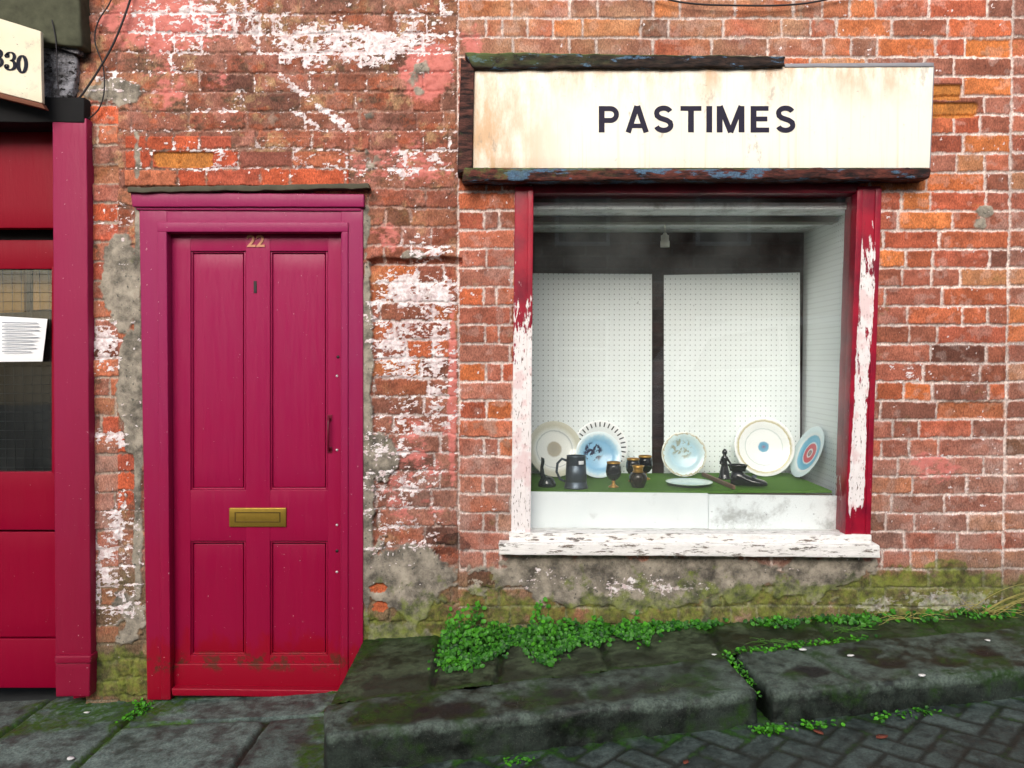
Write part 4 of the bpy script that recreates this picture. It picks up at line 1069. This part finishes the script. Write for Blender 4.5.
def ess(cx):
    ink(arc(cx, 113.0, 7.0, 5.0, -20, -180, 12) + [(cx - 6.4, 115.6), (cx - 3.6, 117.8), (cx + 3.4, 120.2), (cx + 6.6, 122.4)] + arc(cx, 125.2, 7.3, 5.0, -2, 165, 12), 5.0)
ess(663.6)
hbar(680.5, 701.5, 108.4); vbar(691)                                                                                # T
vbar(709.3)                                                                                                          # I
vbar(719.7); vbar(741.6); ink([(720.2, T_), (730.65, B_)], 5.2); ink([(741.1, T_), (730.65, B_)], 5.2)                 # M
vbar(753.6); hbar(753.6, 768.6, 108.4); hbar(753.6, 767.4, 118.9); hbar(753.6, 769.2, 129.9)                        # E
ess(785.6)
b.build('lettering', M_INK, sg)

# ================================================================== LEFT SHOPFRONT
XB = W(52, 400, 0).x
sf = empty('shopfront', (XB - .5, 0, flag_z(XB)), 'scarlet timber shopfront with wire mesh glazing and a mossy cornice at the left edge', 'shopfront')
b = MB(); b.board([(52, 118), (86.5, 118), (91, 662), (55, 662)], -.045, .12, .006, .06, .0015, 7)
pil = sharp(b.build('pilaster', M_POST, sf))
b = MB(); b.board([(55, 663), (90, 663), (89.5, 697), (55.5, 697)], -.058, .14, .006, .02, .0028, 12); b.board([(54, 656), (90.5, 656), (90.5, 664), (54, 664)], -.064, .14, .007, .02, .003, 12)
sharp(b.build('plinth', M_POST, pil))
YR = .16
def lq(mb, x0, x1, y0, y1, y, dep=.04, r=.003): mb.board([(x0, y0), (x1, y0), (x1, y1), (x0, y1)], y, dep, r, .1, .0005)
b = MB(); lq(b, -220, 56, 118, 228, .10, .05); sharp(b.build('transom_panel', M_SHOP, sf))
b = MB(); lq(b, -220, 60, 226, 243, .18, .05); b.build('head_gap_shade', M_DARKIN, sf)  # dark strip put in as the shadow gap under the transom
# its door
b = MB()
lq(b, -120, 62, 240, 269, YR); lq(b, -120, 60, 472, 530, YR); lq(b, -120, 60, 532, 637, YR + .004); lq(b, -120, 60, 639, 688, YR - .002)
lq(b, 51.5, 62, 266, 474, YR, .04); lq(b, -120, -98, 266, 474, YR, .04)
sdoor = sharp(b.build('shop_door', M_SHOP, sf))
b = MB(); lq(b, -100, 54, 266, 474, YR + .02, .005, .001); b.build('pane', M_GLASS2, sdoor)
b = MB()
for i in range(17):
    x = W(-98 + i * 9.2, 300, YR + .012).x; b.tube([(x, YR + .012, W(0, 268, YR).z), (x, YR + .012, W(0, 472, YR).z)], .0008, 5)
for i in range(22):
    z = W(0, 274 + i * 9.2, YR + .012).z; b.tube([(W(-99, 300, YR).x, YR + .0125, z), (W(53, 300, YR).x, YR + .0125, z)], .0008, 5)
b.build('wire_mesh', M_WIRE, sdoor)
b = MB(); x0, x1 = W(-220, 300, .2).x, W(95, 300, .2).x
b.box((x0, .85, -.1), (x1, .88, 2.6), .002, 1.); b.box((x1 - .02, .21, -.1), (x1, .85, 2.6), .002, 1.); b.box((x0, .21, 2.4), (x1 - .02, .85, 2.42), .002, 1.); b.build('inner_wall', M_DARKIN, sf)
b = MB(); b.board([(-40, 262), (24, 262), (24, 312), (-40, 314)], .27, .02, .002); b.board([(33, 262), (75, 262), (75, 308), (33, 310)], .27, .02, .002); b.build('inner_board', M_TANIN, sf)
# side cheek of the recess beside the pilaster, and wall further left
b = MB(); b.box((W(52, 300, 0).x + .02, .075, -.1), (W(85, 300, 0).x, .25, 2.6), .003, .4); b.box((-3.6, -.02, -.2), (W(-120, 300, .1).x, .22, 2.5), .003, .5); b.build('cheek', M_SHOP, sf)
# cornice above
b = MB(); b.board([(-200, -30), (79, -30), (80, 46), (-200, 30)], -.085, .16, .012, .03, .006, 8)
corn = sharp(b.build('cornice', M_CORN, sf))
b = MB(); b.board([(20, 40), (76, 55), (73, 98), (20, 100)], -.035, .10, .012, .012, .010, 14); b.board([(34, 30), (78, 43), (78, 53), (34, 42)], -.06, .12, .006, .012, .006, 14); sharp(b.build('bracket', M_BLOCK, corn))
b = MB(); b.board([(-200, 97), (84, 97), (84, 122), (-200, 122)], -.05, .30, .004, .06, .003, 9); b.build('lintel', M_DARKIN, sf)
b = MB(); b.box((-5.5, .03, 3.0), (-1.88, .24, 4.2), .004, 2.); b.build('upper_wall', mat_darkbrick('soot_brick', srgb(140, 84, 66), srgb(112, 70, 60), srgb(130, 116, 106)), sf)
# number board
yN = -.13
def npt(px, py): return W(px, py, yN)
ns = empty('number_board', npt(0, 95), 'cream board with the number 330, tilted under the mossy cornice', 'sign')
b = MB(); b.board([(-160, -30), (40.5, 31), (42, 103), (-160, 52)], yN, .02, .002, .05, .0012); sharp(b.build('board', M_NSIGN, ns))
b = MB(); b.board([(-160, 52), (42, 103.5), (45, 109), (-160, 58)], yN + .002, .03, .002, .05, .001); b.build('lower_edge', M_NEDGE, ns)
# serif digits drawn as strokes: thick on the uprights, thin on the turns
def stroke(b, pts, y, th):
    P2 = [Vector((p[0], p[1])) for p in pts]; L, Rr = [], []
    for i, p in enumerate(P2):
        t = (P2[min(i + 1, len(P2) - 1)] - P2[max(i - 1, 0)]).normalized(); n = Vector((-t.y, t.x))
        w = th * (.17 + .33 * abs(t.y) ** 1.3); L.append(p + n * w); Rr.append(p - n * w)
    vs = []; fs = []
    for a, c in zip(L, Rr):
        for q in (a, c): vs.append(W(q.x, q.y, y)); 
    m = len(vs)
    for q in list(vs): vs.append(q + Vector((0, .0012, 0)))
    for i in range(len(P2) - 1):
        k = 2 * i; fs += [(k, k + 1, k + 3, k + 2), (m + k, m + k + 2, m + k + 3, m + k + 1), (k, k + 2, m + k + 2, m + k), (k + 1, m + k + 1, m + k + 3, k + 3)]
    b.add(vs, fs, False)
def three(b, cx, cy, w, h, y):
    a = [(cx + w * .40 * math.cos(R(t)) - w * .03, cy - h * .25 + h * .23 * math.sin(R(t))) for t in range(200, 451, 12)]
    stroke(b, a, y, 3.4)
    a = [(cx + w * .47 * math.cos(R(t)) - w * .04, cy + h * .22 + h * .26 * math.sin(R(t))) for t in range(-95, 161, 12)]
    stroke(b, a, y, 3.7)
    for (qx, qy) in ((cx - w * .36, cy - h * .30), (cx - w * .40, cy + h * .28)):
        stroke(b, [(qx + 1.5 * math.cos(R(t)), qy + 1.5 * math.sin(R(t))) for t in range(0, 361, 30)], y, 2.6)
b = MB(); three(b, -2.5, 58, 10, 18, yN - .0025); b.build('digit', M_DIGIT, ns)
b = MB(); three(b, 10.5, 61, 10, 18, yN - .0025); b.build('digit', M_DIGIT, ns)
b = MB(); stroke(b, [(22 + 4 * math.cos(R(t)), 64 + 8.2 * math.sin(R(t))) for t in range(0, 361, 12)], yN - .0025, 3.8); b.build('digit', M_DIGIT, ns)
# paper notice on the shop door glass
pn = MB(); pn.rbox((.28, .17, .001), lambda u, v, w: (lambda q: Vector((q.x, .135 + w + .006 * math.sin(u * 14), q.z)))(
    (W(-18, 362, .135) * (1 - u / .28) + W(43, 361.5, .135) * (u / .28)) * (1 - v / .17) + (W(-18, 315, .135) * (1 - u / .28) + W(48, 319, .135) * (u / .28)) * (v / .17)), .0003, .03)
q = W(20, 362, .135); notice = empty('paper_notice', (q.x, q.y, q.z), 'white printed paper notice stuck crooked on the mesh glazing', 'notice')
pn.build('sheet', M_PAPER, notice)
b = MB()
rr_ = random.Random(5)
for i in range(9):
    yy = 322 + i * 3.6; b.board([(2, yy), (30 + rr_.uniform(0, 11), yy + .6), (30 + rr_.uniform(0, 11), yy + 1.4), (2, yy + .9)], .1265 , .001, .0002, .1)
b.build('print', M_GREYINK, notice)

# ================================================================== CABLES
def cable(pts, y, rad, label, yw=0):
    P_ = [W(px, py, y) for px, py in pts]; out = []
    for i in range(len(P_) - 1):
        p0, p1, p2, p3 = P_[max(i - 1, 0)], P_[i], P_[i + 1], P_[min(i + 2, len(P_) - 1)]
        for k in range(8):
            t = k / 8; out.append(.5 * ((2 * p1) + (p2 - p0) * t + (2 * p0 - 5 * p1 + 4 * p2 - p3) * t * t + (3 * p1 - p0 - 3 * p2 + p3) * t ** 3))
    out.append(P_[-1])
    b = MB(); b.tube(out, rad, 7); c = out[-1]
    tag(b.build('cable', M_CABLE, base=c), label, 'cable', 'loose black cables on the wall')
cable([(136, -30), (130, 0), (116, 38), (101, 66), (84, 92), (78, 99)], -.03, .0045, 'thick black cable sagging down to the mossy cornice bracket')
cable([(118, -30), (111, 0), (98, 22), (95, 42), (103, 66), (104, 92), (98, 110), (84, 122)], -.022, .003, 'thin black cable looping behind the thick one to the pilaster top')
cable([(52, 20), (56, 42), (57, 70), (59, 96)], -.092, .0025, 'thin dark cable hanging straight down the grey cornice bracket')
cable([(620, -14), (680, 2), (740, 5.5), (800, 4), (850, -6), (880, -14)], -.03, .004, 'black cable sagging along the brickwork above the sign')

# ================================================================== PLANTS
def leaf_mesh(b, vals, p, nrm, size, rnd, rv):
    nrm = nrm.normalized(); a = nrm.orthogonal().normalized(); a = Matrix.Rotation(rnd.uniform(0, 6.28), 3, nrm) @ a; c = nrm.cross(a)
    vs = [p]
    for k in range(7):
        t = 2 * math.pi * k / 7; r = size * (1.0 + .25 * math.cos(t)); vs.append(p + a * math.cos(t) * r + c * math.sin(t) * r * .8 + nrm * size * .22 * (1 if k in (2, 3, 5) else .5))
    b.add(vs, [(0, k, k % 7 + 1) for k in range(1, 8)], True); vals += [rv] * 8
def add_leaf_attr(o, vals):
    at = o.data.attributes.new('leaf', 'FLOAT', 'POINT'); n = len(o.data.vertices)
    v = (vals + [.5] * n)[:n]; at.data.foreach_set('value', np.array(v, np.float32))
class RawMB(MB):
    def build(s, name, mat, parent=None, base=None):
        root = parent; M = root.matrix_basis.inverted() if root is not None else Matrix.Translation(-Vector(base))
        me = bpy.data.meshes.new(name); me.from_pydata([tuple(M @ Vector(v)) for v in s.v], [], s.f); me.update()
        me.materials.append(mat); o = bpy.data.objects.new(name, me); COL.objects.link(o)
        if parent is not None: o.parent = parent
        else: o.location = base
        return o
def weed(x0, x1, ht, out, n, label, seed, zf_=raised_z, ybase=0., lsz=(.0045, .0125), group='leafy weeds growing along the foot of the wall'):
    rnd = random.Random(seed); xc = (x0 + x1) / 2
    g = empty('leafy_weed', (xc, ybase - out * .3, zf_(xc)), label, 'plant', group)
    lobes = [(rnd.uniform(x0, x1), rnd.uniform(.35, 1.), rnd.uniform(.07, .20) * (x1 - x0) + .02) for _ in range(max(3, int((x1 - x0) / .10)))]
    b = RawMB(); vals = []; st = MB()
    k = 0; tries = 0
    while k < n and tries < n * 20:
        tries += 1
        x = rnd.uniform(x0 - .02, x1 + .02)
        hgt = max([l[1] * math.exp(-((x - l[0]) / l[2]) ** 2) for l in lobes])
        if rnd.random() > hgt ** .8: continue
        o_ = rnd.random() ** .8; oy = out * o_ * (.3 + .7 * hgt)
        zt = ht * hgt * math.sqrt(max(0, 1 - o_ ** 1.6)); z = zt * (1 - .8 * rnd.random()) * (.55 + .45 * math.sin(x * 47 + oy * 31 + seed))
        p = Vector((x, ybase - .006 - oy, zf_(x) + .006 + z))
        nr = Vector((rnd.gauss(0, .45), -.45 - .5 * rnd.random(), .75 + rnd.gauss(0, .3)))
        if rnd.random() < .38:      # runners creeping out over the stone
            p = Vector((x + rnd.gauss(0, .03), ybase - .01 - out * 1.15 * hgt * rnd.random() ** 1.2, 0)); p.z = zf_(p.x) + .004 + .02 * rnd.random()
        leaf_mesh(b, vals, p, nr, rnd.uniform(*lsz), rnd, min(1, max(0, .2 + .6 * z / max(ht, .01) + rnd.gauss(0, .2)))); k += 1
        if k % 9 == 0:
            r0 = Vector((x + rnd.gauss(0, .03), ybase - .02 - oy * .3, zf_(x) - .01)); b.tube([r0, (r0 + p) / 2 + Vector((0, -.005, .01)), p - nr.normalized() * .002], [.0016, .0013, .0008], 5); vals += [.35] * 15
    o = b.build('foliage', M_LEAF, g); add_leaf_attr(o, vals)
    return g
weed(W(452, 630).x, W(590, 630).x, .19, .42, 3000, 'largest bright green weed clump, below the left end of the window sill', 1)
weed(W(586, 630).x, W(640, 630).x, .10, .24, 620, 'rounded green weed clump just right of the largest one', 2)
weed(W(648, 625).x, W(738, 622).x, .06, .10, 260, 'low green weed clump under the middle of the window sill', 3)
weed(W(752, 615).x, W(860, 612).x, .05, .14, 260, 'spreading low weed clump beside the kerb gap, under the right end of the sill', 4)
weed(W(870, 612).x, W(1040, 606).x, .04, .12, 150, 'thin weed patch among the dry grass at the right edge', 5)
def moss_strip(pts, n, label, seed):
    rnd = random.Random(seed); c = Vector(pts[len(pts) // 2]); g = empty('leafy_weed', c, label, 'plant', 'small weeds rooted in stone joints')
    b = RawMB(); vals = []
    for i in range(n):
        t = rnd.random() * (len(pts) - 1); k = int(t); q = Vector(pts[k]).lerp(Vector(pts[k + 1]), t - k)
        q += Vector((rnd.gauss(0, .018), rnd.gauss(0, .014), rnd.random() * .014))
        leaf_mesh(b, vals, q, Vector((rnd.gauss(0, .5), rnd.gauss(-.3, .4), 1)), rnd.uniform(.004, .009), rnd, rnd.random())
    o = b.build('foliage', M_LEAF, g); add_leaf_attr(o, vals)
moss_strip([(.86, -.355, raised_z(.86)), (1.0, -.335, raised_z(1.)), (1.2, -.30, raised_z(1.2)), (1.45, -.26, raised_z(1.45))], 230, 'green creeping weed filling the joint behind the cracked kerb stone', 11)
moss_strip([(.845, -.37, raised_z(.84) - .005), (.852, -.5, raised_z(.85) - .03), (.86, -.66, raised_z(.86) - .05)], 150, 'green weed growing in the gap between the two kerb stones', 12)
moss_strip([(-1.62, -.02, flag_z(-1.62) + .005), (-1.56, -.10, flag_z(-1.56)), (-1.60, -.20, flag_z(-1.6))], 150, 'bright green sprig at the foot of the door frame', 13)
moss_strip([(-.02, -.855, road_z(0.)), (.06, -.86, road_z(.06))], 34, 'tiny weed under the long kerb stone near the bottom edge', 14)
moss_strip([(.84, -.74, road_z(.84)), (.88, -.75, road_z(.88)), (.93, -.745, road_z(.93))], 110, 'small weed on the pavers below the kerb gap', 15)
moss_strip([(1.0, -.735, road_z(1.0)), (1.1, -.73, road_z(1.1))], 70, 'small weed on the pavers right of the kerb gap', 16)
moss_strip([(1.25, -.70, road_z(1.25)), (1.5, -.675, road_z(1.5))], 70, 'row of tiny weeds under the cracked kerb stone', 17)
# dry grass
def tuft(px, py, n, ln, label, mat, spread, seed, y=-.05, name='grass_tuft', green=False, droop=.5):
    rnd = random.Random(seed); c = W(px, py, y); c.z = raised_z(c.x); b = MB()
    for i in range(n):
        a = rnd.uniform(-1.35, 1.35) + spread; L = ln * rnd.uniform(.5, 1.); up = rnd.uniform(.25, .9)
        pts = []
        base_ = c + Vector((rnd.gauss(0, .03), rnd.gauss(0, .012), 0))
        for k in range(9):
            t = k / 8; pts.append(base_ + Vector((math.sin(a) * L * t, -abs(math.cos(a)) * L * .25 * t - .01 * t, L * (up * t - droop * t * t))))
            pts[-1].z = max(pts[-1].z, raised_z(pts[-1].x) + .006)
        b.tube(pts, [.0016 * (1 - .8 * k / 8) + .0003 for k in range(9)], 4)
    o = b.build(name, mat, base=c)
    return tag(o, label, 'grass', 'grass tufts against the wall')
tuft(985, 608, 26, .34, 'dry straw-coloured grass tuft leaning on the mossy wall at the right edge', M_STRAW, .5, 21, droop=.4)
tuft(905, 616, 12, .22, 'sparse dry grass stalks bending over the kerb', M_STRAW, -.2, 22, droop=.5)
M_GR2 = plain('green_blade', srgb(74, 122, 40), .6)
tuft(845, 618, 26, .12, 'short green grass tuft beside the kerb stone', M_GR2, .1, 23, y=-.16)
tuft(765, 640, 18, .10, 'small green grass blades in the joint before the window', M_GR2, -.1, 24, y=-.25)

# bits lying about
def chip(x, y, z, s, label, mat):
    rnd = random.Random(int(x * 991) + 7); b = MB(); n = 8; vs = []
    rs = [s * rnd.uniform(.6, 1.2) for _ in range(n)]
    for zz, k_ in ((0, 1.), (s * .25, .85)):
        for k in range(n): t = 2 * math.pi * k / n; vs.append((x + rs[k] * k_ * 1.4 * math.cos(t), y + rs[k] * k_ * math.sin(t), z + zz))
    fs = [(k, (k + 1) % n, n + (k + 1) % n, n + k) for k in range(n)] + [tuple(range(n, 2 * n)), tuple(range(n - 1, -1, -1))]
    b.add(vs, fs); tag(b.build('stone_chip', mat, base=(x, y, z)), label, 'chip', 'pale chips lying on the stones')
M_CHIP = plain('white_chip', srgb(226, 226, 222), .7, 0, .3, .1)
def gpt(px, py, zfun, z_add=.002):
    x, y, z = 0, 0, 0
    for _ in range(12):
        a, b_ = (px - 512) / F, (384 - py) / F; dv = Vector((a, CT + b_ * ST, b_ * CT - ST)); s = (zfun(x) - CAM.z) / dv.z; x, y = a * s, CAM.y + dv.y * s
    return x, y, zfun(x) + z_add
for (px, py, zf2, s, lb_) in ((71, 760, flag_z, .014, 'white chip on the flagstone near the bottom left corner'), (87, 714, flag_z, .010, 'pale chip on the moss before the plinth'),
                              (714, 656, raised_z, .008, 'pale chip on the raised flags left of the kerb gap'), (803, 651, raised_z, .012, 'white flake at the back edge of the cracked kerb stone'),
                              (850, 657, raised_z, .011, 'white flake on the cracked kerb stone'), (922, 677, raised_z, .013, 'round pale chip on the front edge of the cracked kerb stone'), (988, 642, raised_z, .010, 'white flake near the right end of the kerb stone')):
    x, y, z = gpt(px, py, zf2, .006); chip(x, y, z, s, lb_, M_CHIP)

M_DEAD = plain('dead_leaf_brown', srgb(122, 62, 44), .8)
def dead_leaf(px, py, s, yaw, label):
    x, y, z = gpt(px, py, road_z, .004); b = MB(); vs = []
    out_ = [(-1., 0), (-.6, .42), (0, .58), (.55, .36), (1.05, 0), (.55, -.36), (0, -.55), (-.6, -.4)]
    for k in (0, 1):
        for u, v in out_:
            vs.append((x + s * (u * math.cos(yaw) - v * math.sin(yaw)), y + s * (u * math.sin(yaw) + v * math.cos(yaw)), z + s * .35 * abs(v) + s * .12 * u * u + .0012 * k))
    n = 8; b.add(vs, [tuple(range(n - 1, -1, -1)), tuple(range(n, 2 * n))] + [(k, (k + 1) % n, n + (k + 1) % n, n + k) for k in range(n)])
    tag(b.build('dead_leaf', M_DEAD, base=(x, y, z)), label, 'leaf', 'dead leaves on the pavers')
dead_leaf(882, 739, .026, .4, 'reddish brown dead leaf on the pavers below the cracked kerb stone')
dead_leaf(818, 734, .022, 2.1, 'brown dead leaf tucked under the kerb right of the gap')
dead_leaf(686, 764, .016, 1.0, 'small brown dead leaf at the bottom edge below the long kerb stone')

# ================================================================== ACROSS THE STREET (mirrored in the window)
M_FARB = mat_darkbrick('far_brick', srgb(150, 84, 62), srgb(122, 66, 52), srgb(140, 126, 116)); M_SLATE = plain('slate', srgb(66, 68, 74), .7)
M_WGL = plain('dark_window', srgb(28, 34, 38), .1, 0, .6); M_WPNT = plain('white_paintwork', srgb(230, 230, 226), .5)
fx = -1.0; oh = empty('brick_house', (fx, -12.5, flag_z(fx)), 'red brick terraced house across the street, mirrored in the shop window', 'house')
b = MB(); b.box((-9, -17, -1.), (9.4, -12.5, 6.0), .01, 4.); b.build('wall', M_FARB, oh)
b = MB(); b.add([(-9.2, -12.2, 6.0), (9.6, -12.2, 6.0), (9.6, -14.7, 7.0), (-9.2, -14.7, 7.0), (-9.2, -17.2, 6.0), (9.6, -17.2, 6.0)], [(0, 1, 2, 3), (3, 2, 5, 4), (0, 3, 4), (1, 5, 2), (0, 4, 5, 1)], False); b.build('roof', M_SLATE, oh)
for x in (-7, -4.2, -1.4, 1.4, 4.2, 7.0):
    for z in (1.0, 3.7):
        b = MB(); b.box((x - .55, -12.49, z), (x + .55, -12.44, z + 1.3), .01, 1.); w_ = b.build('window', M_WPNT, oh)
        b = MB(); b.box((x - .47, -12.438, z + .08), (x + .47, -12.43, z + .62), .004, 1.); b.box((x - .47, -12.438, z + .68), (x + .47, -12.43, z + 1.22), .004, 1.); b.build('pane', M_WGL, w_)
# white car
cx0 = 3.5; cy0 = -6.1; cz0 = road_z(cx0) - .03
car = empty('parked_car', (cx0, cy0, cz0), 'white car parked across the street, mirrored faintly in the shop window', 'car')
M_CARW = plain('white_car_paint', srgb(236, 238, 240), .2, 0, .6, .03, 2, 0.)
prof = [(-2.0, .30), (-2.05, .75), (-1.95, .98), (-1.80, 1.05), (-1.45, 1.55), (-1.0, 1.66), (.1, 1.64), (.6, 1.50), (1.15, 1.06), (1.75, .94), (2.02, .75), (2.05, .35)]
b = MB(); n = len(prof); vs = []
for yy, sc in ((-.85, 1), (.85, 1)):
    for (x, z) in prof: vs.append((cx0 + x, cy0 + yy * (.80 if z > 1.1 else 1), cz0 + z + x * SL))
fs = [tuple(range(n - 1, -1, -1)), tuple(range(n, 2 * n))] + [(i, (i + 1) % n, n + (i + 1) % n, n + i) for i in range(n)]
b.add(vs, fs, False); b.build('body', M_CARW, car)
for sgn in (1, -1):
    for (pts) in ([(-1.52, 1.12), (-1.32, 1.46), (-.55, 1.55), (-.55, 1.10)], [(-.45, 1.10), (-.45, 1.55), (.1, 1.54), (.48, 1.42), (.92, 1.10)]):
        b = MB(); v_ = [(cx0 + x, cy0 + sgn * (.872 - (z - 1.02) * .31 + .0), cz0 + z + x * SL) for x, z in pts]; v2 = [(p[0], p[1] + sgn * .012, p[2]) for p in v_]
        m = len(v_); b.add(v_ + v2, [tuple(range(m)), tuple(range(2 * m - 1, m - 1, -1))] + [(i, (i + 1) % m, m + (i + 1) % m, m + i) for i in range(m)], False); b.build('window', M_WGL, car)
    for x in (-1.28, 1.25):
        b = MB(); b.lathe([(0, -.1), (.24, -.1), (.32, -.08), (.32, .08), (.24, .1), (0, .1)], 28, Matrix.Translation((cx0 + x, cy0 + sgn * .80, cz0 + .32 + x * SL)) @ Matrix.Rotation(R(90), 4, 'X')); b.build('wheel', M_BLACK, car)

# ================================================================== LIGHT
w = bpy.data.worlds.new('World'); SC.world = w; w.use_nodes = True
t = w.node_tree; bg = t.nodes['Background']; sky = t.nodes.new('ShaderNodeTexSky'); sky.sky_type = 'NISHITA'; sky.sun_disc = False
EL, AZ = R(28), R(190)      # sun behind the photographer, a little to the left
sky.sun_elevation = EL; sky.sun_rotation = AZ; sky.air_density = 1.0; sky.dust_density = 4.0; sky.ozone_density = 1.0
hs = t.nodes.new('ShaderNodeHueSaturation'); hs.inputs['Saturation'].default_value = .75
t.links.new(sky.outputs[0], hs.inputs['Color']); t.links.new(hs.outputs[0], bg.inputs[0]); bg.inputs[1].default_value = .12
sd = bpy.data.lights.new('sun', 'SUN'); sd.energy = 1.3; sd.angle = R(40); sd.color = (1, .985, .965)
so = bpy.data.objects.new('sun', sd); COL.objects.link(so)
dirs = Vector((math.sin(AZ) * math.cos(EL), math.cos(AZ) * math.cos(EL), math.sin(EL)))
so.rotation_euler = dirs.to_track_quat('Z', 'Y').to_euler(); so.location = dirs * 20
vs_ = SC.view_settings; vs_.view_transform = 'Standard'; vs_.look = 'None'; vs_.exposure = .84; vs_.gamma = 1
SC.render.engine = 'CYCLES'
SC.cycles.max_bounces = 8; SC.cycles.transparent_max_bounces = 12; SC.cycles.caustics_reflective = False; SC.cycles.caustics_refractive = False
SC.render.resolution_x = 1024; SC.render.resolution_y = 768
